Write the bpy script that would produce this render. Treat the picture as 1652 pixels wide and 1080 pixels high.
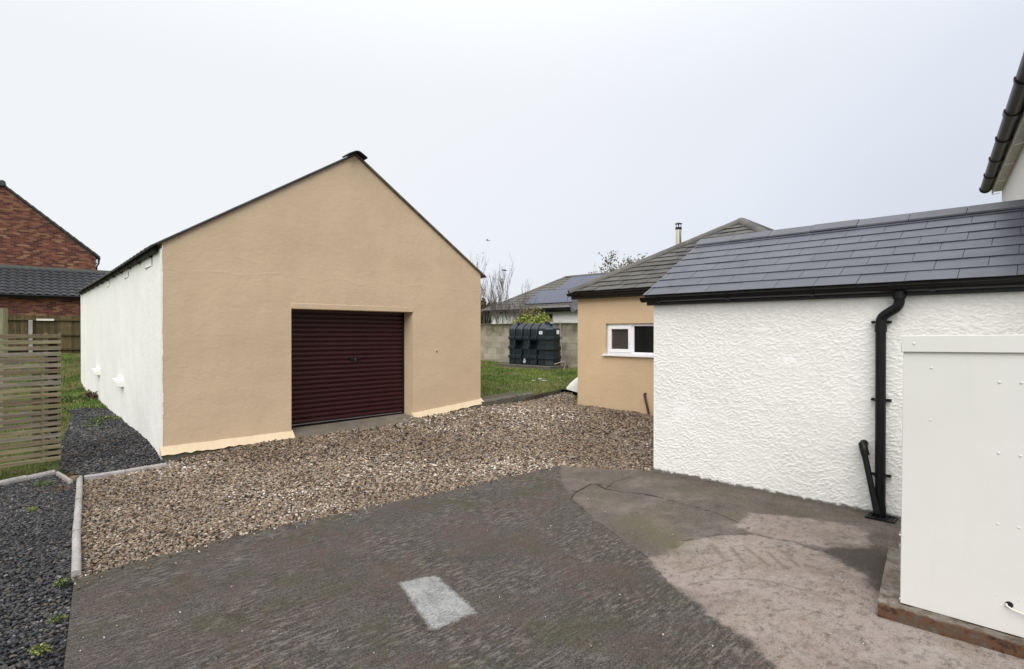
import bpy, bmesh, math, random
import numpy as np
from mathutils import Vector, Matrix
from mathutils.geometry import tessellate_polygon
R = math.radians
random.seed(7); rng = np.random.default_rng(7)
sc = bpy.context.scene
for o in list(bpy.data.objects): bpy.data.objects.remove(o)

# ------------------------------------------------------------------ camera, world, sun, exposure
CAMH, F, CX, YH = 1.65, 880.0, 826.0, 536.0
cam = bpy.data.cameras.new('camera'); camo = bpy.data.objects.new('camera', cam)
sc.collection.objects.link(camo); sc.camera = camo
cam.sensor_width = 36; cam.sensor_fit = 'HORIZONTAL'; cam.lens = 36 * F / 1652
cam.clip_start = .05; cam.clip_end = 3000
camo.location = (0, 0, CAMH)
camo.rotation_euler = (R(90) - math.atan(4 / F), 0, 0)

SUN_EL, SUN_AZ = R(42), R(188)          # azimuth measured clockwise from +Y
w = bpy.data.worlds.new('World'); sc.world = w; w.use_nodes = True
nt = w.node_tree; nt.nodes.clear()
def wn(t, **k):
    n = nt.nodes.new(t)
    for a, b in k.items(): setattr(n, a, b)
    return n
out = wn('ShaderNodeOutputWorld'); bg = wn('ShaderNodeBackground'); bg.inputs[1].default_value = .1
sky = wn('ShaderNodeTexSky'); sky.sky_type = 'NISHITA'; sky.sun_disc = False
sky.sun_elevation = SUN_EL; sky.sun_rotation = SUN_AZ; sky.dust_density = 4; sky.air_density = 1.2
tc = wn('ShaderNodeTexCoord')
dot = wn('ShaderNodeVectorMath', operation='DOT_PRODUCT'); bd = Vector((-.55, .25, .8)).normalized()
dot.inputs[1].default_value = bd
nt.links.new(tc.outputs['Generated'], dot.inputs[0])
nz = wn('ShaderNodeTexNoise'); nz.inputs['Scale'].default_value = 1.6; nz.inputs['Detail'].default_value = 3
nt.links.new(tc.outputs['Generated'], nz.inputs['Vector'])
ma = wn('ShaderNodeMath', operation='MULTIPLY_ADD'); ma.inputs[1].default_value = .28
nt.links.new(nz.outputs['Fac'], ma.inputs[0]); nt.links.new(dot.outputs['Value'], ma.inputs[2])
mr = wn('ShaderNodeMapRange'); mr.interpolation_type = 'SMOOTHSTEP'
mr.inputs['From Min'].default_value = -.15; mr.inputs['From Max'].default_value = .85
nt.links.new(ma.outputs[0], mr.inputs['Value'])
cr = wn('ShaderNodeValToRGB')
cr.color_ramp.elements[0].color = (.615, .665, .765, 1); cr.color_ramp.elements[1].color = (.905, .925, .955, 1)
e = cr.color_ramp.elements.new(.5); e.color = (.80, .84, .92, 1)
nt.links.new(mr.outputs[0], cr.inputs[0])
sc10 = wn('ShaderNodeVectorMath', operation='SCALE'); sc10.inputs['Scale'].default_value = 7.6
sepz = wn('ShaderNodeSeparateXYZ'); nt.links.new(tc.outputs['Generated'], sepz.inputs[0])
zen = wn('ShaderNodeMapRange'); zen.interpolation_type = 'SMOOTHSTEP'     # overcast sky is brighter towards the zenith
zen.inputs['From Min'].default_value = .35; zen.inputs['From Max'].default_value = 1; zen.inputs['To Min'].default_value = 6.6; zen.inputs['To Max'].default_value = 12
nt.links.new(sepz.outputs[2], zen.inputs['Value']); nt.links.new(zen.outputs[0], sc10.inputs['Scale'])
nt.links.new(cr.outputs[0], sc10.inputs[0])
mx = wn('ShaderNodeMix', data_type='RGBA'); mx.inputs['Factor'].default_value = .94
nt.links.new(sky.outputs[0], mx.inputs['A']); nt.links.new(sc10.outputs[0], mx.inputs['B'])
nt.links.new(mx.outputs['Result'], bg.inputs[0]); nt.links.new(bg.outputs[0], out.inputs[0])

sl = bpy.data.lights.new('sun', 'SUN'); sl.energy = 1.5; sl.angle = R(50); sl.color = (1, .965, .91)
so = bpy.data.objects.new('sun', sl); sc.collection.objects.link(so)
sd_ = Vector((math.sin(SUN_AZ) * math.cos(SUN_EL), math.cos(SUN_AZ) * math.cos(SUN_EL), math.sin(SUN_EL)))
so.rotation_euler = sd_.to_track_quat('Z', 'Y').to_euler(); so.location = sd_ * 50

sc.view_settings.view_transform = 'Standard'; sc.view_settings.look = 'None'
sc.view_settings.exposure = .62; sc.view_settings.gamma = 1; sc.view_settings.use_curve_mapping = False
sc.render.engine = 'CYCLES'; sc.cycles.use_denoising = True
sc.cycles.max_bounces = 6; sc.cycles.diffuse_bounces = 3

# ------------------------------------------------------------------ helpers
def ray(px, py): return Vector(((px - CX) / F, 1.0, (YH - py) / F))
def W(px, py, Y): return Vector((0, 0, CAMH)) + ray(px, py) * Y
def lerp_tab(tab, v): return float(np.interp(v, [a for a, b in tab], [b for a, b in tab]))
GR = [(0, 0), (7, 0), (8.2, .05), (9.4, .14), (10, .18), (12, .20), (14, .3), (18, .44), (24, .5), (60, .6)]
GL = [(0, -.02), (6.2, -.01), (6.9, .0), (7.7, .09), (12.6, .11), (14.5, .2), (19.5, .93), (30, 1.0)]
LW = [(0, .30), (11.5, .30), (12.5, .33), (15, .42), (17, .47), (21, .55), (60, .6)]
SA, SN, SO = Vector((.7165, .6976)), Vector((-.6976, .7165)), Vector((-4.49, 7.0))
def tshed(x, y): return (x - SO.x) * SA.x + (y - SO.y) * SA.y
def npz(x, y, dy=0):
    t = np.clip(((x - SO.x) * SA.x + (y - SO.y) * SA.y - .2) / 4.5, 0, 1)
    t = np.where(y < 6.9, np.clip((x + 4.6) / 1.2, 0, 1), t)
    a = np.interp(y, [k for k, _ in GR], [v for _, v in GR]); b = np.interp(y, [k for k, _ in GL], [v for _, v in GL])
    return a * t + b * (1 - t)
def zf(x, y): return float(npz(np.array([x]), np.array([y]))[0])
def G(px, py, off=0.0):
    Y = F * CAMH / max(py - YH, 1)
    for _ in range(12):
        z = zf((px - CX) / F * Y, Y) + off
        Y = F * (CAMH - z) / (py - YH)
    return Vector(((px - CX) / F * Y, Y, zf((px - CX) / F * Y, Y) + off))

def _hash(ix, iy, s):
    h = (ix.astype(np.int64) * 374761393 + iy.astype(np.int64) * 668265263 + s * 1442695041) & 0x7fffffff
    h = ((h ^ (h >> 13)) * 1274126177) & 0x7fffffff
    return ((h ^ (h >> 16)) & 0xffff) / 65535.0
def vn(x, y, s=0):
    ix = np.floor(x); iy = np.floor(y); fx = x - ix; fy = y - iy
    fx = fx * fx * (3 - 2 * fx); fy = fy * fy * (3 - 2 * fy)
    a = _hash(ix, iy, s); b = _hash(ix + 1, iy, s); c = _hash(ix, iy + 1, s); d = _hash(ix + 1, iy + 1, s)
    return (a * (1 - fx) + b * fx) * (1 - fy) + (c * (1 - fx) + d * fx) * fy
def fbm(x, y, s=0, o=3):
    r = 0; a = .5; t = 0
    for i in range(o):
        r = r + a * vn(x * 2 ** i, y * 2 ** i, s + i); t += a; a *= .5
    return r / t

def tag(o, label=None, cat=None, group=None, kind=None):
    if label: o['label'] = label
    if cat: o['category'] = cat
    if group: o['group'] = group
    if kind: o['kind'] = kind
    return o
def empty(name, loc, rz=0, label=None, cat=None, group=None):
    o = bpy.data.objects.new(name, None); o.empty_display_size = .2
    sc.collection.objects.link(o); o.location = loc; o.rotation_euler = (0, 0, rz)
    return tag(o, label, cat, group)
def link(name, me, mat, parent=None):
    o = bpy.data.objects.new(name, me); sc.collection.objects.link(o)
    if mat and not me.materials: me.materials.append(mat)
    if parent: o.parent = parent
    return o
def shade(me, ang=35):
    me.polygons.foreach_set('use_smooth', [True] * len(me.polygons))
    try: me.set_sharp_from_angle(angle=R(ang))
    except Exception: pass
class MB:
    def __init__(s): s.v = []; s.f = []
    def add(s, vs, fs):
        k = len(s.v); s.v += [tuple(v) for v in vs]; s.f += [tuple(i + k for i in f) for f in fs]; return s
    def box(s, x0, x1, y0, y1, z0, z1):
        return s.add([(x0,y0,z0),(x1,y0,z0),(x1,y1,z0),(x0,y1,z0),(x0,y0,z1),(x1,y0,z1),(x1,y1,z1),(x0,y1,z1)],
                     [(0,3,2,1),(4,5,6,7),(0,1,5,4),(1,2,6,5),(2,3,7,6),(3,0,4,7)])
    def bar(s, a, b, wx, wz, up=Vector((0, 0, 1))):
        a = Vector(a); b = Vector(b); d = (b - a).normalized(); sx = d.cross(up)
        if sx.length < 1e-4: sx = Vector((1, 0, 0))
        sx.normalize(); u = sx.cross(d).normalized()
        vs = [p + sx * i * wx / 2 + u * j * wz / 2 for p in (a, b) for i, j in ((-1,-1),(1,-1),(1,1),(-1,1))]
        return s.add(vs, [(0,1,2,3),(7,6,5,4),(0,4,5,1),(1,5,6,2),(2,6,7,3),(3,7,4,0)])
    def prism(s, poly, ax, d0, d1):
        # poly: list of 3D points; extruded by vector ax from d0 to d1
        ax = Vector(ax); n = len(poly); P = [Vector(p) for p in poly]
        vs = [p + ax * d0 for p in P] + [p + ax * d1 for p in P]
        return s.add(vs, [tuple(range(n))[::-1], tuple(range(n, 2 * n))] + [(i, (i + 1) % n, n + (i + 1) % n, n + i) for i in range(n)])
    def tube(s, pts, r, n=10, cap=True):
        pts = [Vector(p) for p in pts]; rs = r if isinstance(r, (list, tuple)) else [r] * len(pts)
        up = Vector((0, 0, 1)); k = len(s.v); prev = None
        for i, p in enumerate(pts):
            d = (pts[min(i + 1, len(pts) - 1)] - pts[max(i - 1, 0)]).normalized()
            if prev is None:
                sx = d.cross(up)
                if sx.length < .05: sx = d.cross(Vector((1, 0, 0)))
            else: sx = prev - d * prev.dot(d)
            sx.normalize(); prev = sx; u = d.cross(sx)
            for j in range(n):
                a = 2 * math.pi * j / n; s.v.append(tuple(p + (sx * math.cos(a) + u * math.sin(a)) * rs[i]))
        for i in range(len(pts) - 1):
            for j in range(n):
                a = k + i * n + j; b = k + i * n + (j + 1) % n; s.f.append((a, b, b + n, a + n))
        if cap:
            s.f.append(tuple(k + j for j in range(n))[::-1]); s.f.append(tuple(k + (len(pts) - 1) * n + j for j in range(n)))
        return s
    def lathe(s, prof, c=(0, 0, 0), n=16):
        k = len(s.v); c = Vector(c)
        for r, z in prof:
            for j in range(n):
                a = 2 * math.pi * j / n; s.v.append((c.x + r * math.cos(a), c.y + r * math.sin(a), c.z + z))
        for i in range(len(prof) - 1):
            for j in range(n):
                a = k + i * n + j; b = k + i * n + (j + 1) % n; s.f.append((a, b, b + n, a + n))
        s.f.append(tuple(k + j for j in range(n))[::-1]); s.f.append(tuple(k + (len(prof) - 1) * n + j for j in range(n)))
        return s
    def build(s, name, mat, parent=None, smooth=True, bevel=0, fix=True, ang=35):
        me = bpy.data.meshes.new(name); me.from_pydata(s.v, [], s.f)
        if fix:
            bm = bmesh.new(); bm.from_mesh(me); bmesh.ops.recalc_face_normals(bm, faces=bm.faces)
            bm.to_mesh(me); bm.free()
        if smooth: shade(me, ang)
        o = link(name, me, mat, parent)
        if bevel:
            m = o.modifiers.new('bevel', 'BEVEL'); m.width = bevel; m.segments = 2; m.limit_method = 'ANGLE'; m.angle_limit = R(40)
        return o
def bez(pts, rad, n=6):
    """polyline with rounded corners"""
    P = [Vector(p) for p in pts]; o = [P[0]]
    for i in range(1, len(P) - 1):
        a = P[i] + (P[i-1] - P[i]).normalized() * rad; b = P[i] + (P[i+1] - P[i]).normalized() * rad
        for k in range(n + 1):
            t = k / n; o.append(a * (1-t) ** 2 + P[i] * 2 * t * (1-t) + b * t * t)
    o.append(P[-1]); return o
def wallpoly(mb, outer, holes, y0, y1):
    """outer, holes: lists of (x,z); wall between local y0 (front) and y1"""
    loops = [[Vector((x, z, 0)) for x, z in outer]] + [[Vector((x, z, 0)) for x, z in h] for h in holes]
    tris = tessellate_polygon(loops); flat = [p for l in loops for p in l]; n = len(flat)
    vs = [(p.x, y0, p.y) for p in flat] + [(p.x, y1, p.y) for p in flat]
    fs = [tuple(t) for t in tris] + [tuple(i + n for i in t)[::-1] for t in tris]
    k = 0
    for l in loops:
        m = len(l)
        for i in range(m): a = k + i; b = k + (i + 1) % m; fs.append((a, b, b + n, a + n))
        k += m
    mb.add(vs, fs)

def clip(poly, conv):
    """Sutherland-Hodgman against a counter-clockwise convex polygon"""
    o = poly
    for i in range(len(conv)):
        a = conv[i]; b = conv[(i + 1) % len(conv)]; ins = lambda p: (b[0]-a[0])*(p[1]-a[1]) - (b[1]-a[1])*(p[0]-a[0]) >= -1e-9
        inp = o; o = []
        for j in range(len(inp)):
            p = inp[j]; q = inp[(j + 1) % len(inp)]
            if ins(p): o.append(p)
            if ins(p) != ins(q):
                d1 = (b[0]-a[0])*(p[1]-a[1]) - (b[1]-a[1])*(p[0]-a[0]); d2 = (b[0]-a[0])*(q[1]-a[1]) - (b[1]-a[1])*(q[0]-a[0])
                t = d1 / (d1 - d2); o.append((p[0] + (q[0]-p[0]) * t, p[1] + (q[1]-p[1]) * t))
        if len(o) < 3: return []
    return o
def tiles(parent, O, ex, ey, poly, w, h, th, mat, name='slate', joined=False, gap=.004, stag=.5, lap=.25, jit=.002, start=0):
    O = Vector(O); ex = Vector(ex).normalized(); ey = Vector(ey).normalized(); n = ex.cross(ey).normalized()
    xs = [p[0] for p in poly]; ys = [p[1] for p in poly]; allmb = MB(); cnt = 0
    row = 0; y = min(ys)
    while y < max(ys) - .01:
        off = (row % 2) * w * stag + start
        k0 = math.floor((min(xs) - off) / w) - 1
        x = off + k0 * w
        while x < max(xs):
            g = gap / 2; r = [(x + g, y), (x + w - g, y), (x + w - g, y + h * (1 + lap)), (x + g, y + h * (1 + lap))]
            c = clip(r, poly); x += w
            if len(c) < 3: continue
            ar = abs(sum(c[i][0]*c[(i+1)%len(c)][1]-c[(i+1)%len(c)][0]*c[i][1] for i in range(len(c)))) / 2
            if ar < .002: continue
            j1 = random.uniform(0, jit); j2 = random.uniform(-jit, jit)
            def P(p, d):
                t = (p[1] - y) / (h * (1 + lap)); e = th * 1.9 * (1 - t) + j1 + j2 * (p[0] - x) / w
                return O + ex * p[0] + ey * p[1] + n * (e + d)
            m = len(c); mb = allmb if joined else MB()
            mb.add([P(p, th) for p in c] + [P(p, 0) for p in c],
                   [tuple(range(m)), tuple(range(m, 2*m))[::-1]] + [(i, m + i, m + (i+1) % m, (i+1) % m) for i in range(m)])
            cnt += 1
            if not joined: mb.build(name, mat, parent, smooth=False)
        y += h; row += 1
    if joined:
        o = allmb.build(name, mat, parent, smooth=False); o['kind'] = 'stuff'; return o

# ------------------------------------------------------------------ materials
class Mat:
    def __init__(s, name, rough=.8, spec=.4, metal=0):
        s.m = bpy.data.materials.new(name); s.m.use_nodes = True; s.nt = s.m.node_tree
        s.b = s.nt.nodes['Principled BSDF']; s.b.inputs['Roughness'].default_value = rough
        s.b.inputs['Specular IOR Level'].default_value = spec; s.b.inputs['Metallic'].default_value = metal
        s.tc = s.nt.nodes.new('ShaderNodeTexCoord'); s.co = s.tc.outputs['Object']
    def n(s, t, **k):
        x = s.nt.nodes.new(t)
        for a, b in k.items(): setattr(x, a, b)
        return x
    def l(s, a, b): s.nt.links.new(a, b)
    def math(s, op, a, b=None, c=None, cl=False):
        x = s.n('ShaderNodeMath', operation=op, use_clamp=cl)
        for i, v in enumerate((a, b, c)):
            if v is None: continue
            if isinstance(v, (int, float)): x.inputs[i].default_value = v
            else: s.l(v, x.inputs[i])
        return x.outputs[0]
    def map(s, scale=(1, 1, 1), rot=(0, 0, 0), src=None):
        x = s.n('ShaderNodeMapping'); x.inputs['Scale'].default_value = scale; x.inputs['Rotation'].default_value = rot
        s.l(src or s.co, x.inputs['Vector']); return x.outputs[0]
    def noise(s, scale, detail=4, rough=.55, vec=None, dist=0):
        x = s.n('ShaderNodeTexNoise'); x.inputs['Scale'].default_value = scale; x.inputs['Detail'].default_value = detail
        x.inputs['Roughness'].default_value = rough; x.inputs['Distortion'].default_value = dist
        s.l(vec or s.co, x.inputs['Vector']); return x.outputs['Fac']
    def vor(s, scale, vec=None, out='Distance', feature='F1', rnd=1):
        x = s.n('ShaderNodeTexVoronoi', feature=feature); x.inputs['Scale'].default_value = scale
        x.inputs['Randomness'].default_value = rnd
        s.l(vec or s.co, x.inputs['Vector']); return x.outputs[out]
    def ramp(s, fac, stops, interp='LINEAR'):
        x = s.n('ShaderNodeValToRGB'); s.l(fac, x.inputs[0]); r = x.color_ramp; r.interpolation = interp
        while len(r.elements) < len(stops): r.elements.new(.5)
        for e, (p, c) in zip(r.elements, stops):
            e.position = p; e.color = (c, c, c, 1) if isinstance(c, (int, float)) else (*c, 1)
        return x.outputs[0]
    def mix(s, f, a, b, mode='MIX'):
        x = s.n('ShaderNodeMix', data_type='RGBA', blend_type=mode)
        for k, v in (('Factor', f), ('A', a), ('B', b)):
            if isinstance(v, (int, float)): x.inputs[k].default_value = v if k == 'Factor' else (v, v, v, 1)
            elif isinstance(v, tuple): x.inputs[k].default_value = (*v, 1)
            else: s.l(v, x.inputs[k])
        return x.outputs['Result']
    def attr(s, name, out='Fac', typ='GEOMETRY'):
        x = s.n('ShaderNodeAttribute', attribute_name=name, attribute_type=typ); return x.outputs[out]
    def col(s, c):
        if isinstance(c, tuple): s.b.inputs['Base Color'].default_value = (*c, 1)
        else: s.l(c, s.b.inputs['Base Color'])
    def rough(s, r): s.l(r, s.b.inputs['Roughness'])
    def bump(s, h, strength=.5, dist=.01, prev=None):
        x = s.n('ShaderNodeBump'); x.inputs['Strength'].default_value = strength; x.inputs['Distance'].default_value = dist
        s.l(h, x.inputs['Height'])
        if prev is not None: s.l(prev, x.inputs['Normal'])
        s.l(x.outputs[0], s.b.inputs['Normal']); return x.outputs[0]
    def rand(s): return s.n('ShaderNodeObjectInfo').outputs['Random']
def basic(name, c, rough=.7, var=.2, vs=4, bs=60, bstr=.25, bd=.003, spec=.4, metal=0, rnd=0, stretch=(1, 1, 1), c2=None):
    m = Mat(name, rough, spec, metal)
    v = m.map(stretch)
    n = m.noise(vs, 5, .6, v)
    lo = tuple(x * (1 - var) for x in c); hi = tuple(min(1, x * (1 + var)) for x in c)
    if c2: hi = c2
    cc = m.ramp(n, [(.3, lo), (.7, hi)])
    if rnd:
        f = m.math('MULTIPLY_ADD', m.rand(), rnd * 2, 1 - rnd)
        cc = m.mix(1.0, cc, m.n('ShaderNodeCombineColor').outputs[0], 'MULTIPLY') if False else cc
        vm = m.n('ShaderNodeVectorMath', operation='SCALE'); m.l(cc, vm.inputs[0]); m.l(f, vm.inputs['Scale']); cc = vm.outputs[0]
    m.col(cc); m.bump(m.noise(bs, 3, .6, v), bstr, bd); return m.m

# render (tan), with hand-trowelled relief, faint patches
def render_mat(name, c, light, dirt, seed=0, zdirt=.25):
    m = Mat(name, .88, .25)
    n1 = m.noise(1.1, 5, .55); n2 = m.noise(7, 4, .6)
    cc = m.ramp(n1, [(.3, tuple(x*.93 for x in c)), (.7, tuple(min(1, x*1.06) for x in c))])
    cc = m.mix(m.ramp(n2, [(.55, 0.), (.75, .25)]), cc, light)
    # rain streaks
    st = m.noise(3, 4, .6, m.map((3.5, 3.5, .35)))
    cc = m.mix(m.ramp(st, [(.55, 0.), (.8, .28)]), cc, dirt)
    sp = m.noise(40, 2, .5); cc = m.mix(m.ramp(sp, [(.64, 0.), (.72, .25)]), cc, dirt)
    m.col(cc)
    h = m.math('ADD', m.math('MULTIPLY', m.noise(1.6, 4, .6), 2.2), m.math('MULTIPLY', m.noise(14, 5, .65, m.map((1, 1, 1.6))), .55))
    if name == 'tan_render':      # a trowel ridge running across at eaves height
        sp = m.n('ShaderNodeSeparateXYZ'); m.l(m.co, sp.inputs[0])
        d = m.math('ABSOLUTE', m.math('ADD', m.math('SUBTRACT', sp.outputs[2], 2.46), m.math('MULTIPLY', m.math('SUBTRACT', m.noise(1.3, 4, .6), .5), .35)))
        h = m.math('ADD', h, m.math('MULTIPLY', m.ramp(d, [(0., 1.), (.022, 0.)]), m.math('MULTIPLY', m.noise(2, 2, .5), .28)))
    p = m.bump(h, .5, .016); m.bump(m.noise(110, 3, .6), .2, .004, p)
    return m.m
TAN = render_mat('tan_render', (.595, .452, .303), (.63, .485, .335), (.50, .385, .262))
TAN2 = render_mat('tan_render_fine', (.60, .445, .285), (.63, .48, .315), (.52, .39, .26))
SKIRT = render_mat('cream_skirting_render', (.66, .525, .36), (.69, .56, .40), (.44, .35, .24))
def white_render(name='white_render', tint=(.87, .86, .81), green=.3):
    m = Mat(name, .85, .25)
    cc = m.ramp(m.noise(1.3, 5, .6), [(.3, tuple(x*.95 for x in tint)), (.7, tuple(min(.91, x*1.03) for x in tint))])
    st = m.noise(2.4, 5, .65, m.map((1.5, 1.5, .7)))
    cc = m.mix(m.ramp(st, [(.55, 0.), (.8, green * .7)]), cc, (.66, .68, .52))
    cc = m.mix(m.ramp(m.noise(5, 5, .75), [(.60, 0.), (.8, .3)]), cc, (.50, .50, .42))
    m.col(cc); p = m.bump(m.noise(2.5, 5, .62), .6, .03); m.bump(m.noise(60, 3, .6), .25, .004, p); return m.m
WHITE_SHED = white_render(green=.42)
WHITE_FAR = basic('white_render_far', (.90, .875, .865), .85, .05)
def roughcast():
    m = Mat('white_roughcast', .78, .3)
    cc = m.ramp(m.noise(1.7, 4, .6), [(.3, (.80, .79, .75)), (.7, (.845, .835, .795))])
    # damp rust-cream tint high under the eaves, uneven
    cc = m.mix(m.ramp(m.noise(3.2, 4, .7), [(.58, 0.), (.8, .35)]), cc, (.62, .60, .47))
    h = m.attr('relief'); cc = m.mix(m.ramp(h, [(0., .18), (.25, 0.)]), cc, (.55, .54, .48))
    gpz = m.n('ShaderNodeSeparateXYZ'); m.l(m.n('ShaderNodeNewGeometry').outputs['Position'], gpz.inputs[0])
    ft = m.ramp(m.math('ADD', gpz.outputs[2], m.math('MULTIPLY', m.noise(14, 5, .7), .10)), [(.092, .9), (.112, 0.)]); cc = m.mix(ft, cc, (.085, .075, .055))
    cc = m.mix(m.ramp(m.noise(2.2, 6, .75, m.map((1, 1, .6))), [(.60, 0.), (.78, .35)]), cc, (.60, .60, .52))
    m.col(cc); m.bump(m.noise(150, 4, .7), .5, .005); return m.m
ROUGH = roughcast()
PANEL = Mat('white_painted_board', .42, .45)
_c = PANEL.ramp(PANEL.noise(1.4, 4, .5), [(.3, (.69, .684, .645)), (.7, (.73, .722, .685))])
_c = PANEL.mix(PANEL.ramp(PANEL.noise(2.2, 5, .7, PANEL.map((5, 5, .6))), [(.55, 0.), (.8, .12)]), _c, (.5, .5, .44))
PANEL.col(_c); _p = PANEL.bump(PANEL.noise(3, 3, .5), .25, .01); PANEL.bump(PANEL.noise(240, 2, .5, PANEL.map((1, 1, .25))), .10, .002, _p)
PANEL = PANEL.m
BLACKPL = basic('black_gutter_plastic', (.006, .006, .0065), .3, .2, bstr=.05, spec=.3)
BLACKPAINT = basic('black_painted_iron', (.006, .006, .007), .4, .3, bs=90, bstr=.3, spec=.28)
BROWNIRON = basic('weathered_dark_gutter', (.014, .012, .0115), .42, .5, 8, 40, .2, spec=.4)
FASCIA = basic('black_fascia_board', (.008, .008, .008), .35, .2)
UPVC = basic('white_upvc', (.84, .84, .86), .3, .03, bstr=.03, spec=.5)
CREAMSOFF = basic('cream_soffit_paint', (.6, .58, .5), .6, .15)
def slate_mat(name, c, rough=.38, rnd=.22, moss=0., mosscol=(.12, .12, .06)):
    m = Mat(name, rough, .5)
    r = m.rand(); f = m.math('MULTIPLY_ADD', r, rnd * 2, 1 - rnd)
    cc = m.ramp(m.noise(3, 5, .6), [(.3, tuple(x*.85 for x in c)), (.7, tuple(x*1.15 for x in c))])
    vm = m.n('ShaderNodeVectorMath', operation='SCALE'); m.l(cc, vm.inputs[0]); m.l(f, vm.inputs['Scale']); cc = vm.outputs[0]
    if moss: cc = m.mix(m.ramp(m.noise(5, 6, .75), [(.5 - moss * .15, 0.), (.72, .9)]), cc, mosscol)
    cc = m.mix(m.ramp(m.noise(45, 3, .6), [(.68, 0.), (.74, .3)]), cc, (.3, .3, .3))
    m.col(cc); m.rough(m.ramp(m.noise(6, 4, .6), [(.3, max(.05, rough - .07)), (.7, rough + .1)]))
    p = m.bump(m.noise(25, 5, .65), .25, .004); m.bump(m.noise(1.2, 2, .5), .2, .02, p); return m.m
SLATE = slate_mat('grey_slate', (.070, .073, .092), .34, .045)
RIDGE = slate_mat('grey_ridge_tile', (.088, .09, .104), .42, .12)
TILE = slate_mat('weathered_concrete_tile', (.088, .082, .076), .75, .3, .35, (.13, .124, .10))
TILEFAR = slate_mat('far_brown_tile', (.11, .10, .092), .75, .2, .4, (.15, .15, .11))
PANTILE = slate_mat('dark_pantile', (.05, .052, .056), .5, .2)
SOLAR = basic('solar_cell_glass', (.030, .036, .078), .25, .08, bstr=.0, spec=.55)
SOLARFR = basic('solar_panel_frame', (.10, .10, .12), .4, .1)
FIBRE = basic('fibre_cement_sheet', (.13, .135, .135), .8, .35, 5, 50, .3)
DARKWOOD = basic('dark_rafter_wood', (.035, .028, .022), .85, .4)
VERGE = basic('weathered_verge_edge', (.10, .075, .045), .85, .4, 9)
RED = Mat('maroon_shutter_paint', .38, .45)
_c = RED.ramp(RED.noise(2, 5, .6, RED.map((1, 1, 3))), [(.3, (.031, .0055, .0075)), (.7, (.046, .009, .011))])
_c = RED.mix(RED.ramp(RED.noise(25, 5, .7), [(.6, 0.), (.8, .12)]), _c, (.12, .07, .06))
RED.col(_c); RED.bump(RED.noise(5, 3, .5), .1, .01); RED = RED.m
METAL = basic('dull_steel', (.45, .45, .46), .35, .15, metal=.9)
FLUEM = basic('stainless_flue', (.72, .66, .52), .22, .25, 3, metal=1, bstr=.02, stretch=(6, 6, .5))
DARK = basic('dark_void', (.01, .01, .01), .9, .2)
GLASS_D = basic('dark_window_glass', (.012, .013, .012), .05, .2, bstr=0, spec=.5)
GLASS_O = basic('frosted_window_glass', (.055, .048, .045), .25, .1, bstr=.05, bs=300)
def conc(name, c, moss=.3, mcol=(.10, .11, .05), rough=.9):
    m = Mat(name, rough, .25)
    cc = m.ramp(m.noise(2.5, 6, .65), [(.3, tuple(x*.7 for x in c)), (.7, tuple(x*1.2 for x in c))])
    cc = m.mix(m.ramp(m.noise(3.6, 6, .7), [(.5, 0.), (.68, moss)]), cc, mcol)
    cc = m.mix(m.ramp(m.noise(50, 4, .7), [(.35, .6), (.55, 0.)]), cc, tuple(x*.45 for x in c))
    m.col(cc); p = m.bump(m.noise(12, 6, .7), .5, .012); m.bump(m.noise(120, 3, .6), .5, .003, p); return m.m
CONC = conc('aged_concrete', (.26, .235, .20))
CONC_DK = conc('dark_mossy_concrete', (.13, .12, .10), .8)
EDGING = conc('pale_edging_concrete', (.42, .39, .37), .2)
def block_mat():
    m = Mat('block_wall_concrete', .92, .2); gp_n = m.n('ShaderNodeNewGeometry').outputs['Position']; m.co = gp_n
    cc = m.ramp(m.noise(1.6, 5, .65, m.map((1, 1, 2))), [(.3, (.30, .26, .20)), (.7, (.44, .40, .33))])
    r_ = m.math('MULTIPLY_ADD', m.rand(), .3, .85); vm = m.n('ShaderNodeVectorMath', operation='SCALE'); m.l(cc, vm.inputs[0]); m.l(r_, vm.inputs['Scale']); cc = vm.outputs[0]
    sp = m.n('ShaderNodeSeparateXYZ'); m.l(gp_n, sp.inputs[0])
    mo = m.math('ADD', sp.outputs[2], m.math('MULTIPLY', m.noise(1.7, 6, .75), 1.3)); cc = m.mix(m.ramp(m.math('MULTIPLY', mo, .4), [(.86, 0.), (1., .85)]), cc, (.075, .075, .035))
    m2 = m.ramp(m.noise(2.3, 6, .75), [(.5, 0.), (.7, .5)]); cc = m.mix(m2, cc, (.17, .16, .10))
    m.col(cc); m.bump(m.noise(18, 6, .7), .6, .015); return m.m
BLOCK = block_mat()
THRESH = conc('threshold_concrete', (.20, .17, .135), .5, (.09, .09, .045))
def brown_plinth():
    m = Mat('rusty_brown_plinth', .9, .2)
    cc = m.ramp(m.noise(9, 7, .8), [(.30, (.016, .012, .010)), (.42, (.045, .028, .020)), (.50, (.12, .055, .028)), (.57, (.085, .062, .045)), (.72, (.15, .13, .10))])
    sp = m.n('ShaderNodeSeparateXYZ'); m.l(m.co, sp.inputs[0]); top = m.math('ADD', sp.outputs[2], m.math('MULTIPLY', m.noise(20, 5, .7), .03))
    tp = m.ramp(m.noise(11, 6, .8), [(.35, (.09, .07, .052)), (.5, (.19, .16, .13)), (.62, (.26, .24, .21))])
    cc = m.mix(m.ramp(top, [(.103, 0.), (.112, 1.)]), cc, tp)
    m.col(cc); m.bump(m.noise(22, 6, .7), .8, .015); return m.m
PLINTH = brown_plinth()
TANKM = basic('dark_green_plastic', (.010, .017, .022), .42, .25, 4, 30, .12, spec=.5)
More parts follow.
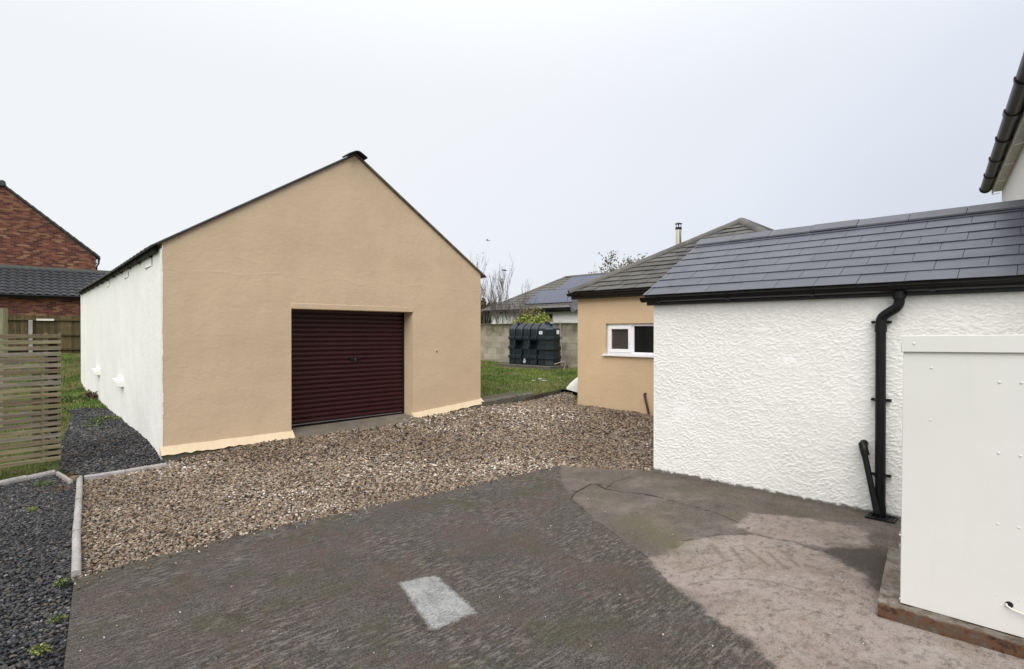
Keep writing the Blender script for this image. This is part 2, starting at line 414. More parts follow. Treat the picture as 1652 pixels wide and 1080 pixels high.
def wood(name, a, b, g=.4, rnd=.25, ax='x'):
    m = Mat(name, .85, .2)
    sc_ = (1.2, 14, 14) if ax == 'x' else (14, 14, 1.2)
    r = m.rand(); mp = m.n('ShaderNodeMapping'); mp.inputs['Scale'].default_value = sc_; m.l(m.co, mp.inputs['Vector'])
    cx = m.n('ShaderNodeCombineXYZ'); m.l(m.math('MULTIPLY', r, 37.), cx.inputs[0]); m.l(m.math('MULTIPLY', r, 11.), cx.inputs[2]); m.l(cx.outputs[0], mp.inputs['Location'])
    cc = m.ramp(m.noise(3, 6, .65, mp.outputs[0]), [(.3, a), (.7, b)])
    f = m.math('MULTIPLY_ADD', r, rnd * 2, 1 - rnd); vm = m.n('ShaderNodeVectorMath', operation='SCALE'); m.l(cc, vm.inputs[0]); m.l(f, vm.inputs['Scale']); cc = vm.outputs[0]
    cc = m.mix(m.ramp(m.noise(1.7, 5, .7, mp.outputs[0]), [(.45, 0.), (.7, g)]), cc, (.13, .14, .055))
    m.col(cc); m.bump(m.noise(5, 5, .7, mp.outputs[0]), .4, .004); return m.m
def slat_mat():
    m = Mat('weathered_slat_timber', .85, .2); r = m.rand()
    base = m.ramp(r, [(.1, (.30, .26, .21)), (.3, (.20, .15, .10)), (.5, (.33, .29, .17)), (.7, (.25, .21, .12)), (.9, (.36, .31, .24))])
    mp = m.n('ShaderNodeMapping'); mp.inputs['Scale'].default_value = (1.2, 14, 14); m.l(m.co, mp.inputs['Vector'])
    cx = m.n('ShaderNodeCombineXYZ'); m.l(m.math('MULTIPLY', r, 37.), cx.inputs[0]); m.l(m.math('MULTIPLY', r, 11.), cx.inputs[2]); m.l(cx.outputs[0], mp.inputs['Location'])
    g = m.ramp(m.noise(3, 6, .7, mp.outputs[0]), [(.3, .50), (.7, 1.25)]); cc = m.mix(1., base, g, 'MULTIPLY')
    cc = m.mix(m.ramp(m.noise(1.6, 5, .7, mp.outputs[0]), [(.48, 0.), (.66, .6)]), cc, (.15, .155, .05))
    cc = m.mix(m.ramp(m.noise(9, 3, .6), [(.66, 0.), (.72, .6)]), cc, (.07, .05, .03))
    m.col(cc); m.bump(m.noise(5, 5, .7, mp.outputs[0]), .5, .004); return m.m
SLAT = slat_mat()
BRACE = wood('pale_timber', (.62, .58, .5), (.82, .78, .70), .0, .05)
FENCEW = wood('dark_mossy_fence_timber', (.05, .034, .018), (.16, .115, .058), .55, .4, 'z')
POSTW = wood('green_timber_post', (.16, .15, .09), (.28, .26, .17), .5, .1, 'z')
def brick_mat():
    m = Mat('multi_red_brick', .85, .25)
    sp = m.n('ShaderNodeSeparateXYZ'); m.l(m.co, sp.inputs[0]); X, Y_, Z = sp.outputs
    rowf = m.math('DIVIDE', Z, .078); row = m.math('FLOOR', rowf)
    xo = m.math('ADD', m.math('DIVIDE', X, .235), m.math('MULTIPLY', m.math('MODULO', row, 2.), .5))
    colm = m.math('FLOOR', xo)
    cv = m.n('ShaderNodeCombineXYZ'); m.l(row, cv.inputs[0]); m.l(colm, cv.inputs[1])
    wn_ = m.n('ShaderNodeTexWhiteNoise', noise_dimensions='2D'); m.l(cv.outputs[0], wn_.inputs['Vector'])
    big = m.noise(.55, 3, .6)
    f = m.math('ADD', m.math('MULTIPLY', wn_.outputs['Value'], .72), m.math('MULTIPLY', big, .3))
    cc = m.ramp(f, [(.1, (.045, .022, .022)), (.3, (.10, .034, .026)), (.5, (.145, .048, .032)), (.68, (.20, .075, .042)), (.84, (.24, .125, .065)), (.94, (.36, .22, .12))])
    fz = m.math('FRACT', rowf); fx = m.math('FRACT', xo)
    mort = m.math('MAXIMUM', m.math('LESS_THAN', fz, .13), m.math('LESS_THAN', fx, .045))
    cc = m.mix(m.math('MULTIPLY', mort, .75), cc, (.17, .12, .09))
    m.col(cc); m.bump(m.math('SUBTRACT', 1., mort), .4, .006); return m.m
BRICK = brick_mat()
BARK = basic('grey_bark', (.12, .10, .088), .9, .3, 8)
def leafmat(name, cols, rough=.6):
    m = Mat(name, rough, .3); r = m.attr('shade_id')
    st = [((i + .5) / len(cols), c) for i, c in enumerate(cols)]
    m.col(m.ramp(r, st)); return m.m
LEAF_Y = leafmat('yellow_green_leaves', [(.09, .13, .025), (.19, .25, .04), (.30, .33, .06), (.30, .26, .07)])
LEAF_W = leafmat('weed_leaves', [(.04, .07, .018), (.075, .12, .03), (.12, .17, .045), (.17, .18, .07)])
LEAF_O = leafmat('rusty_leaves', [(.14, .09, .04), (.20, .15, .06), (.22, .21, .07)])
LEAF_BR = leafmat('brown_autumn_leaves', [(.10, .09, .05), (.17, .14, .08), (.22, .19, .11)])
LEAF_H = leafmat('conifer_leaves', [(.03, .04, .014), (.055, .065, .022), (.09, .085, .035)])
LEAF_D = leafmat('decayed_leaves', [(.045, .026, .016), (.09, .045, .024), (.14, .08, .045)])
LEAF_R = leafmat('reddish_dead_leaves', [(.05, .025, .018), (.10, .045, .028), (.13, .085, .045)])
GRASSM = leafmat('grass_blades', [(.05, .085, .015), (.09, .15, .022), (.14, .21, .035), (.21, .24, .06), (.24, .20, .09)])
PEBBLE = leafmat('pebble_stone', [(.035, .026, .019), (.095, .062, .040), (.18, .12, .072), (.14, .125, .11), (.24, .165, .10), (.30, .22, .14), (.23, .21, .185), (.42, .33, .235), (.68, .62, .54)], .7)
CHIP = leafmat('blue_black_stone_chips', [(.012, .012, .013), (.023, .024, .027), (.036, .037, .042), (.052, .053, .059), (.072, .071, .074), (.085, .068, .05), (.2, .19, .18)], .6)

# ------------------------------------------------------------------ numpy mass builder (one mesh, many loose pieces)
def mass(name, base_v, base_f, pos, rot, scl, mat, sid, flat=False, parent=None):
    return mass_multi(name, [(base_v, base_f, pos, rot, scl, sid)], mat, flat, parent)
def mass_multi(name, parts, mat, flat=False, parent=None):
    """parts: (base_v (B,K,3) variants, base_f, pos (N,3), rot (N,3,3), scl (N,3), shade id (N)); one mesh of loose pieces"""
    VV, FF, SS, off = [], [], [], 0
    for base_v, base_f, pos, rot, scl, sid in parts:
        N = len(pos); K = base_v.shape[1]; var = rng.integers(0, base_v.shape[0], N)
        V = np.einsum('nij,nkj->nki', rot, base_v[var] * scl[:, None, :]) + pos[:, None, :]
        FF.append(((base_f[None] + (np.arange(N) * K)[:, None, None]).reshape(-1, base_f.shape[1])) + off)
        VV.append(V.reshape(-1, 3)); SS.append(np.repeat(sid, K)); off += N * K
    V = np.concatenate(VV); Fc = np.concatenate(FF); S_ = np.concatenate(SS)
    me = bpy.data.meshes.new(name); nf = len(Fc); m = Fc.shape[1]
    me.vertices.add(len(V)); me.vertices.foreach_set('co', V.reshape(-1).astype(np.float32))
    me.loops.add(nf * m); me.loops.foreach_set('vertex_index', Fc.reshape(-1).astype(np.int32))
    me.polygons.add(nf); me.polygons.foreach_set('loop_start', (np.arange(nf) * m).astype(np.int32))
    me.polygons.foreach_set('use_smooth', np.full(nf, not flat))
    a = me.attributes.new('shade_id', 'FLOAT', 'POINT'); a.data.foreach_set('value', S_.astype(np.float32))
    me.update(); me.validate()
    return link(name, me, mat, parent)
def rotmats(N, tilt=math.pi):
    a = rng.uniform(0, 2 * math.pi, N); b = rng.uniform(-tilt, tilt, N); c = rng.uniform(-tilt, tilt, N)
    ca, sa, cb, sb, cc, s_ = np.cos(a), np.sin(a), np.cos(b), np.sin(b), np.cos(c), np.sin(c)
    Z = np.zeros(N); O = np.ones(N)
    Rz = np.stack([ca, -sa, Z, sa, ca, Z, Z, Z, O], -1).reshape(N, 3, 3)
    Rx = np.stack([O, Z, Z, Z, cb, -sb, Z, sb, cb], -1).reshape(N, 3, 3)
    Ry = np.stack([cc, Z, s_, Z, O, Z, -s_, Z, cc], -1).reshape(N, 3, 3)
    return Rz @ Rx @ Ry
def ico(sub=1):
    bm = bmesh.new(); bmesh.ops.create_icosphere(bm, subdivisions=sub, radius=1)
    v = np.array([x.co[:] for x in bm.verts]); f = np.array([[q.index for q in p.verts] for p in bm.faces]); bm.free(); return v, f
IV, IF = ico(1)
IF = np.array([f for f in IF if IV[f].mean(0)[2] > -.55])      # the buried underside of a stone is left open
OV = np.array([[1, 0, -.1], [0, 1, -.1], [-1, 0, -.1], [0, -1, -.1], [.25, .2, .85], [.3, -.3, .7], [0, 0, .9]])[:5]
OF = np.array([[0, 1, 4], [1, 2, 4], [2, 3, 4], [3, 0, 4]])
_r6 = [(math.cos(t), math.sin(t), -.15) for t in np.linspace(0, 2 * math.pi, 6)[:5]]; _r3 = [(.55 * math.cos(t), .55 * math.sin(t), .72) for t in (.5, 2.6, 4.7)]
OV = np.array(_r6 + _r3); OF = np.array([[0, 1, 5], [1, 6, 5], [1, 2, 6], [2, 3, 6], [3, 7, 6], [3, 4, 7], [4, 0, 5], [4, 5, 7], [5, 6, 7]])
LOWP = np.stack([OV * (1 + rng.uniform(-.16, .16, (len(OV), 1))) for _ in range(8)])
ROUND = np.stack([IV * (1 + rng.uniform(-.12, .12, (len(IV), 1))) for _ in range(8)])
SHARP = np.stack([IV * (1 + rng.uniform(-.38, .22, (len(IV), 1))) for _ in range(8)])
def inpoly(x, y, poly):
    r = np.zeros(len(x), bool); n = len(poly)
    for i in range(n):
        x0, y0 = poly[i]; x1, y1 = poly[(i + 1) % n]
        c = ((y0 > y) != (y1 > y)); t = np.where(c, (x1 - x0) * (y - y0) / ((y1 - y0) if y1 != y0 else 1e-9) + x0, 0)
        r ^= c & (x < t)
    return r
def segdist(x, y, a, b):
    ax, ay = a; bx, by = b; dx, dy = bx - ax, by - ay; L = dx*dx + dy*dy + 1e-12
    t = np.clip(((x - ax) * dx + (y - ay) * dy) / L, 0, 1); return np.hypot(x - ax - t * dx, y - ay - t * dy)
def polydist(x, y, poly, closed=True):
    d = np.full(x.shape, 1e9); n = len(poly)
    for i in range(n if closed else n - 1): d = np.minimum(d, segdist(x, y, poly[i], poly[(i + 1) % n]))
    return d
def sdist(x, y, poly):
    d = polydist(x, y, poly); return np.where(inpoly(x, y, poly), -d, d)
def g2(px, py): p = G(px, py); return (p.x, p.y)
def scatter(name, poly, dens, rad, mat, var, zfun, flat=False, oblate=.62, band=None, keep=None, far=1.0, weights=None, nearY=5.6):
    P = np.array(poly); x0, y0 = P.min(0); x1, y1 = P.max(0); n = int((x1 - x0) * (y1 - y0) * dens)
    x = rng.uniform(x0, x1, n); y = rng.uniform(y0, y1, n)
    k = inpoly(x, y, poly)
    k &= (np.abs(x) < 1.06 * y + .7) & (y > 2.1)                     # the part of the bed the picture could plausibly see
    grow = 1 + np.clip((y - 5) / 5, 0, 1) * far
    k &= rng.uniform(0, 1, n) < 1 / grow ** 1.7
    if keep is not None: k &= keep(x, y)
    x = x[k]; y = y[k]; grow = grow[k]; n = len(x)
    r = rad * np.exp(np.clip(rng.normal(0, .30, n), -.6, .55)) * grow
    z = zfun(x, y) + rng.uniform(-.4, .75, n) * r
    s = np.stack([r * rng.uniform(.85, 1.45, n), r * rng.uniform(.8, 1.1, n), r * rng.uniform(oblate * .8, oblate * 1.2, n)], -1)
    sid = rng.uniform(0, 1, n)
    if weights is not None: sid = weights(x, y, sid)
    P = np.stack([x, y, z], -1); Rm = rotmats(n, .42); nr = y < nearY; print(name, n, nr.sum())
    o = mass_multi(name, [(var, IF, P[nr], Rm[nr], s[nr], sid[nr]), (LOWP, OF, P[~nr], Rm[~nr], s[~nr], sid[~nr])], mat, flat); o['kind'] = 'stuff'; return o

# ------------------------------------------------------------------ ground sheets
def grid_mesh(name, xs, ys, zfun, mat, kind='structure'):
    X, Y = np.meshgrid(xs, ys); Z = zfun(X.ravel(), Y.ravel()); nx, ny = len(xs), len(ys)
    V = np.stack([X.ravel(), Y.ravel(), Z], -1)
    i = np.arange(nx - 1)[None] + (np.arange(ny - 1) * nx)[:, None]; i = i.ravel()
    Fc = np.stack([i, i + 1, i + nx + 1, i + nx], -1)
    me = bpy.data.meshes.new(name); me.from_pydata(V.tolist(), [], Fc.tolist()); shade(me, 60)
    o = link(name, me, mat); o['kind'] = kind; return o
def soilgrass():
    m = Mat('grass_and_soil', .95, .2)
    cc = m.ramp(m.noise(1.1, 6, .65), [(.3, (.045, .075, .018)), (.5, (.07, .11, .026)), (.7, (.12, .13, .045))])
    cc = m.mix(m.ramp(m.noise(1.7, 6, .7), [(.48, 0.), (.62, .8)]), cc, (.095, .075, .042))
    m.col(cc); m.bump(m.noise(30, 5, .7), .8, .03); return m.m
LAWNM = soilgrass()
xs = np.unique(np.concatenate([np.linspace(-260, -16, 26), np.linspace(-16, 10, 105), np.linspace(10, 260, 26)]))
ys = np.unique(np.concatenate([np.linspace(-60, 0, 13), np.linspace(0, 34, 137), np.linspace(34, 900, 40)]))
ground = grid_mesh('ground', xs, ys, lambda x, y: npz(x, y) - .075, LAWNM)

# gravel bed (base sheet under the loose pebbles)
GE = [g2(118, 936), g2(260, 896), g2(417, 857), g2(562, 827), g2(750, 786), g2(900, 752)]
CORN = (1.665, 6.4)
g_poly = GE + [CORN, (2.6, 7.6), (2.9, 9.2), (1.6, 11.0), (1.35, 12.9), g2(905, 634), g2(858, 646), (SO + SA * 5.5 + SN * .1)[:],
          (SO + SA * .05 + SN * .1)[:], g2(268, 752), g2(135, 776), g2(128, 800)]
def flat_poly(name, poly, zfun, mat, step=.12, kind='structure'):
    bm = bmesh.new(); vs = [bm.verts.new((p[0], p[1], 0)) for p in poly]; bm.faces.new(vs)
    P = np.array(poly)
    for ax in (0, 1):
        for c in np.arange(P[:, ax].min() + step, P[:, ax].max(), step):
            co = [0, 0, 0]; co[ax] = c; no = [0, 0, 0]; no[ax] = 1
            bmesh.ops.bisect_plane(bm, geom=bm.verts[:] + bm.edges[:] + bm.faces[:], plane_co=co, plane_no=no)
    bm.normal_update(); bm.faces.ensure_lookup_table()
    if bm.faces[0].normal.z < 0: bmesh.ops.reverse_faces(bm, faces=bm.faces[:])
    co = np.array([v.co[:] for v in bm.verts]); z = zfun(co[:, 0], co[:, 1])
    for v, q in zip(bm.verts, z): v.co.z = q
    me = bpy.data.meshes.new(name); bm.to_mesh(me); bm.free(); shade(me, 80)
    o = link(name, me, mat); o['kind'] = kind; return o
def stonebed(name, cols, scale):
    m = Mat(name, .9, .2); v = m.vor(scale, out='Color'); sp = m.n('ShaderNodeSeparateColor'); m.l(v, sp.inputs[0])
    cc = m.ramp(sp.outputs[0], [((i + .5) / len(cols), c) for i, c in enumerate(cols)])
    d = m.vor(scale); cc = m.mix(m.ramp(d, [(.25, 0.), (.6, .85)]), cc, (.02, .016, .012))
    m.col(cc); m.bump(d, -.8, .02); return m.m
BEDM = stonebed('pebble_bed', [(.05, .04, .03), (.12, .085, .06), (.17, .13, .09), (.13, .12, .11), (.24, .19, .14)], 42)
BEDD = stonebed('dark_chip_bed', [(.015, .015, .018), (.03, .03, .035), (.05, .05, .058), (.04, .035, .03)], 55)
lump = lambda x, y: (fbm(x * 1.3, y * 1.3, 5) - .5) * .035
zgb = lambda x, y: npz(x, y) - .022 + lump(x, y)
flat_poly('gravel_bed', g_poly, zgb, BEDM)
KERB_A = (SO + SA * 5.35 - SN * .02); 
def pebw(x, y, s):
    # damp brown strips and a pale clean patch, as lying in the bed
    d = fbm(x * .9, y * .9, 11); return np.clip(s * (.84 + .55 * (d - .5)), 0, 1)
gp = scatter('gravel_pebbles', g_poly, 5000, .0092, PEBBLE, ROUND, lambda x, y: npz(x, y) - .012 + lump(x, y), far=.75, weights=pebw)

# blue-black chippings: near left and along the shed side
EL = Vector((.6, -.8))
d1_poly = [g2(150, 930), g2(120, 860), g2(122, 772), g2(92, 762), g2(0, 780), (-8.5, 5.0), (-6.5, 2.0), (-1.0, 1.5)]
d2_poly = [g2(268, 749), g2(134, 771), g2(96, 756), (-6.3, 7.6), (-8.2, 10.2), (-9.6, 11.6), (-8.9, 12.5), (-7.6, 11.2), (-4.3, 7.1)]
def zmound(x, y):
    s = (x - SO.x) * SN.x + (y - SO.y) * SN.y; t = (x - SO.x) * SA.x + (y - SO.y) * SA.y
    return np.where((s > -.15), .05 * np.exp(-np.abs(t + .03 * s) / .35) * (.7 + .6 * fbm(s * 1.7, t, 9)) * np.clip((s + .15) * 2, 0, 1), 0)
zdk = lambda x, y: npz(x, y) - .02 + lump(x, y) * .8 + zmound(x, y)
flat_poly('dark_gravel_strip', d1_poly, zdk, BEDD); flat_poly('dark_gravel_path', d2_poly, zdk, BEDD)
leftof = lambda x, y: ((x - GE[0][0]) * EL.y - (y - GE[0][1]) * EL.x < -.004) | False
sgn = 1 if leftof(np.array([-4.]), np.array([3.]))[0] else -1
def keepd(x, y):
    c = ((x - GE[0][0]) * EL.y - (y - GE[0][1]) * EL.x) * sgn < -.006
    return c | (y > 3.7)
def chipw(x, y, s):
    d = fbm(x * 1.6, y * 1.6, 21); s2 = s * .86 + (d - .5) * .3
    return np.clip(np.where(rng.uniform(0, 1, len(x)) < .012, .98, s2), 0, 1)
scatter('dark_gravel_chips', d1_poly, 4600, .0092, CHIP, SHARP, lambda x, y: zdk(x, y) + .007, flat=True, far=.3, weights=chipw, keep=keepd, nearY=4.0)
scatter('dark_gravel_chips', d2_poly, 3400, .0098, CHIP, SHARP, lambda x, y: zdk(x, y) + .007, flat=True, far=.6, weights=chipw)

# ------------------------------------------------------------------ concrete yard with its marks stored as distances
def yard():
    T = [GE[0]] + GE[1:] + [(CORN[0] + .02, CORN[1] + .02), (4.6, 9.6)]
    pts = []; TT = [Vector(p) for p in T]
    L = 0; cum = [0]
    for a, b in zip(TT, TT[1:]): L += (b - a).length; cum.append(L)
    vis = cum[-2]
    ss = np.concatenate([np.arange(0, vis, .0145), np.linspace(vis, L, 150)])
    tx = np.interp(ss, cum, [p.x for p in TT]); ty = np.interp(ss, cum, [p.y for p in TT])
    vv = np.concatenate([[0, .003], np.arange(.0145, 4.7, .0145), np.linspace(4.7, 11, 30)[1:], ])
    X = tx[None] + .6 * vv[:, None]; Y = ty[None] - .8 * vv[:, None]
    wob = (vn(tx * 9, ty * 9, 3) - .5) * .03; fade = np.exp(-vv / .06)[:, None]
    X = X + wob[None] * .6 * fade; Y = Y - wob[None] * .8 * fade
    x = X.ravel(); y = Y.ravel()
    z = .03 * np.clip((x - 1.2) / 1.5, 0, 1) + (fbm(x * .8, y * .8, 2) - .5) * .012
    q = lambda pl: [g2(*p) for p in pl]
    A = q([(903, 751), (905, 775), (922, 803), (962, 840), (1005, 872), (1046, 901), (1075, 938), (1111, 960), (1151, 996), (1213, 1036), (1253, 1080), (1330, 1300)]) + [(6, .6), (6, 10), (1.7, 9), (1.2, 6.9)]
    B1 = q([(1046, 901), (1075, 938), (1111, 960), (1151, 996), (1213, 1036), (1253, 1080), (1330, 1300), (1900, 1200), (1800, 1020), (1420, 1000), (1416, 945), (1377, 923), (1344, 902), (1322, 891), (1286, 880), (1213, 867), (1159, 866), (1104, 876), (1075, 893)])
    B2 = q([(1184, 852), (1213, 832), (1286, 840), (1358, 851), (1402, 862), (1406, 894), (1329, 889), (1250, 872)])
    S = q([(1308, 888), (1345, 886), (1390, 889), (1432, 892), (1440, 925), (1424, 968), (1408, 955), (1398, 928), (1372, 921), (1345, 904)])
    P = q([(644, 941), (702, 929), (768, 988), (697, 1017)])
    cr1 = q([(920, 808), (926, 797), (940, 789), (955, 781), (965, 783), (977, 790), (1010, 795), (1045, 799), (1068, 805)])
    cr2 = q([(960, 779), (985, 786), (1070, 806), (1110, 817), (1160, 832), (1195, 848)])
    cr3 = q([(922, 806), (962, 840), (1005, 872), (1046, 901), (1075, 938)])
    cr4 = q([(1104, 874), (1160, 865), (1213, 865), (1286, 881), (1344, 900)])
    ncr = (vn(x * 26, y * 26, 5) - .5) * .022 + (vn(x * 70, y * 70, 6) - .5) * .008
    d1 = np.abs(polydist(x, y, cr1, False) + ncr * .6); d2 = np.abs(polydist(x, y, cr2, False) + ncr) + .006; d3 = np.abs(polydist(x, y, cr3, False) + ncr) + .007; d4 = np.abs(polydist(x, y, cr4, False) + ncr) + .008
    d5 = polydist(x, y, q([(930, 794), (922, 792)]), False); d6 = polydist(x, y, q([(977, 790), (990, 779), (1012, 772)]), False) + .006
    crack = np.minimum.reduce([d1, d2, d3, d4, d5 + .002, d6])
    strokes = np.full(x.shape, 1e9)
    for a, b in (((1150, 882), (1170, 905)), ((1180, 886), (1200, 910)), ((1203, 886), (1242, 917)), ((1238, 894), (1268, 921)), ((1262, 892), (1290, 919))):
        strokes = np.minimum(strokes, segdist(x, y, g2(*a), g2(*b)))
    for pl in ([(1110, 945), (1145, 938), (1200, 936), (1250, 943), (1302, 957)], [(1095, 925), (1150, 915), (1180, 906)]):
        strokes = np.minimum(strokes, polydist(x, y, q(pl), False) + .005)
    MO = segdist(x, y, g2(1040, 845), g2(1085, 878)); 
    # band of damp dirt along the foot of the white wall
    wall = segdist(x, y, CORN, (4.1, 4.02))
    z = z - np.clip(.012 - d1, 0, .012) * 1.0
    nx, ny = len(ss), len(vv)
    me = bpy.data.meshes.new('concrete_yard'); V = np.stack([x, y, z], -1)
    # skirt rows: far edge and left edge turned down
    i = np.arange(nx - 1)[None] + (np.arange(ny - 1) * nx)[:, None]; i = i.ravel()
    Fc = np.stack([i, i + nx, i + nx + 1, i + 1], -1)
    base = len(V); low = V[:nx].copy(); low[:, 2] -= .12; V = np.concatenate([V, low])
    j = np.arange(nx - 1); Fc = np.concatenate([Fc, np.stack([j, j + 1, base + j + 1, base + j], -1)])
    b2 = len(V); li = np.arange(ny) * nx; low = V[li].copy(); low[:, 2] -= .12; V = np.concatenate([V, low])
    k = np.arange(ny - 1); Fc = np.concatenate([Fc, np.stack([li[k], b2 + k, b2 + k + 1, li[k + 1]], -1)])
    me.vertices.add(len(V)); me.vertices.foreach_set('co', V.reshape(-1).astype(np.float32))
    me.loops.add(len(Fc) * 4); me.loops.foreach_set('vertex_index', Fc.reshape(-1).astype(np.int32))
    me.polygons.add(len(Fc)); me.polygons.foreach_set('loop_start', (np.arange(len(Fc)) * 4).astype(np.int32))
    me.update(); me.validate()
    ext = np.concatenate([np.arange(nx), li])
    for nm, arr in (('sdA', sdist(x, y, A)), ('sdB', np.minimum(sdist(x, y, B1), sdist(x, y, B2))), ('sdS', sdist(x, y, S)), ('sdP', sdist(x, y, P)), ('crack', crack), ('strokes', strokes), ('mossd', MO), ('walld', wall)):
        full = np.concatenate([arr, arr[ext]]); a = me.attributes.new(nm, 'FLOAT', 'POINT'); a.data.foreach_set('value', full.astype(np.float32))
    shade(me, 50)
    m = Mat('weathered_yard_concrete', .88, .3)
    ang = math.atan2(SA.y, SA.x)
    # texture space with x running along the brush marks
    v = m.map((1, 1, 1), (0, 0, -ang)); sv = m.n('ShaderNodeMapping'); sv.inputs['Scale'].default_value = (.10, 1, 1); m.l(v, sv.inputs[0]); brush = sv.outputs[0]
    sv2 = m.n('ShaderNodeMapping'); sv2.inputs['Scale'].default_value = (.28, 1, 1); m.l(v, sv2.inputs[0]); brush2 = sv2.outputs[0]
    big = m.noise(.9, 6, .6, brush2); mid = m.noise(3.2, 6, .7); grit = m.noise(150, 3, .75); spk = m.noise(80, 2, .6)
    sv3 = m.n('ShaderNodeMapping'); sv3.inputs['Scale'].default_value = (.72, 1, 1); m.l(v, sv3.inputs[0]); shortb = sv3.outputs[0]
    sv4 = m.n('ShaderNodeMapping'); sv4.inputs['Scale'].default_value = (.26, 1, 1); m.l(v, sv4.inputs[0]); sv4o = sv4.outputs[0]
    streak = m.math('ADD', m.math('MULTIPLY', m.noise(80, 5, .85, shortb, 0), .55), m.math('ADD', m.math('MULTIPLY', m.noise(46, 2, .5, brush, .8), .08), m.math('MULTIPLY', m.noise(120, 3, .8), .37)))
    D = m.ramp(big, [(.30, (.046, .042, .038)), (.46, (.062, .056, .049)), (.62, (.073, .057, .049)), (.75, (.108, .097, .086))])
    D = m.mix(m.ramp(mid, [(.49, 0.), (.62, .5)]), D, (.092, .056, .047))            # reddish algae
    D = m.mix(m.ramp(m.noise(1.7, 6, .7, brush2), [(.50, 0.), (.62, .75)]), D, (.046, .044, .020))  # moss
    D = m.mix(m.ramp(m.noise(9, 6, .8, shortb), [(.54, 0.), (.66, .6)]), D, (.085, .068, .034))
    lightm = m.ramp(m.noise(2.1, 5, .7), [(.36, .25), (.6, .62)])
    D = m.mix(m.math('MULTIPLY', m.ramp(streak, [(.50, 0.), (.54, 1.)]), lightm), D, (.21, .19, .165))
    D = m.mix(m.ramp(streak, [(.435, .9), (.488, 0.)]), D, (.012, .010, .009))
    rid = m.noise(42, 3, .7, sv4o, .2); rm = m.ramp(m.noise(1.3, 4, .6), [(.42, .15), (.56, 1.)]); D = m.mix(m.math('MULTIPLY', m.ramp(rid, [(.38, .6), (.48, 0.)]), rm), D, (.016, .013, .011)); D = m.mix(m.math('MULTIPLY', m.ramp(rid, [(.53, 0.), (.60, .65)]), rm), D, (.23, .205, .175))
    D = m.mix(m.ramp(m.noise(1.5, 6, .75), [(.50, 0.), (.60, .42)]), D, (.105, .058, .045)); D = m.mix(m.ramp(m.noise(1.8, 6, .75, m.map((1, 1, 1), (0, 0, 1.))), [(.52, 0.), (.62, .5)]), D, (.062, .060, .024))
    D = m.mix(m.ramp(m.noise(34, 4, .8, shortb), [(.64, 0.), (.69, .7)]), D, (.34, .31, .27))
    D = m.mix(m.ramp(m.noise(5, 5, .8), [(.60, 0.), (.68, .5)]), D, (.15, .135, .118))
    Aa = m.ramp(m.noise(1.7, 6, .7), [(.34, (.095, .08, .066)), (.5, (.15, .122, .102)), (.64, (.23, .185, .160))])
    Aa = m.mix(m.ramp(m.noise(2.6, 6, .7), [(.48, 0.), (.64, .7)]), Aa, (.13, .105, .068))
    Aa = m.mix(m.ramp(m.noise(8, 6, .8), [(.52, 0.), (.64, .6)]), Aa, (.062, .050, .041))
    Aa = m.mix(m.ramp(streak, [(.51, 0.), (.57, .4)]), Aa, (.25, .215, .185))
    Aa = m.mix(m.ramp(streak, [(.42, .7), (.48, 0.)]), Aa, (.03, .025, .02))
    Bb = m.ramp(m.noise(1.5, 6, .6), [(.3, (.26, .20, .168)), (.5, (.345, .28, .245)), (.7, (.40, .345, .315))])
    Bb = m.mix(m.ramp(m.noise(2.4, 6, .7), [(.5, 0.), (.72, .65)]), Bb, (.27, .20, .135))
    Bb = m.mix(m.ramp(m.noise(20, 6, .8, shortb), [(.38, .85), (.48, 0.)]), Bb, (.12, .095, .075))
    Bb = m.mix(m.ramp(m.noise(3.5, 6, .8), [(.52, 0.), (.62, .5)]), Bb, (.42, .37, .34))
    Bb = m.mix(m.ramp(m.noise(70, 3, .7), [(.60, 0.), (.66, .6)]), Bb, (.08, .065, .055))
    swirl = m.noise(6, 6, .75, None, 1.6); Bb = m.mix(m.ramp(swirl, [(.34, .6), (.47, 0.)]), Bb, (.15, .125, .10))
    def edge(att, wob, wd, ns=14):
        d = m.math('ADD', m.attr(att), m.math('MULTIPLY', m.math('SUBTRACT', m.noise(ns, 6, .75), .5), wob))
        mr_ = m.n('ShaderNodeMapRange'); mr_.inputs['From Min'].default_value = wd; mr_.inputs['From Max'].default_value = -wd
        m.l(d, mr_.inputs['Value']); return mr_.outputs[0]
    c = m.mix(edge('sdA', .17, .02, 10), D, Aa)
    bfac = m.math('MULTIPLY', edge('sdB', .20, .022, 9), m.ramp(m.noise(4, 6, .75), [(.36, .55), (.48, .97)]))
    c = m.mix(bfac, c, Bb)
    mo = m.math('MULTIPLY', m.ramp(m.math('ADD', m.attr('mossd'), m.math('MULTIPLY', m.noise(7, 5, .7), .25)), [(.12, 1.), (.42, 0.)]), .55)
    c = m.mix(mo, c, (.13, .115, .05))
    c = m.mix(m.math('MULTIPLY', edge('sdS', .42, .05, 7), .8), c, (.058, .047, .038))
    wl = m.ramp(m.math('ADD', m.attr('walld'), m.math('MULTIPLY', m.noise(5, 5, .7), .35)), [(.14, .7), (.42, 0.)])
    c = m.mix(wl, c, (.085, .075, .058))
    Pp = m.ramp(m.math('ADD', m.math('MULTIPLY', m.noise(70, 6, .85, shortb), .6), m.math('MULTIPLY', m.noise(7, 5, .7), .4)), [(.38, (.10, .10, .098)), (.47, (.30, .30, .29)), (.60, (.52, .52, .50))])
    c = m.mix(m.math('MULTIPLY', edge('sdP', .10, .015, 24), m.ramp(streak, [(.36, .45), (.47, .95)])), c, Pp)
    ck = m.ramp(m.math('ADD', m.attr('crack'), m.math('MULTIPLY', m.noise(40, 3, .6), .010)), [(.013, .95), (.024, 0.)])
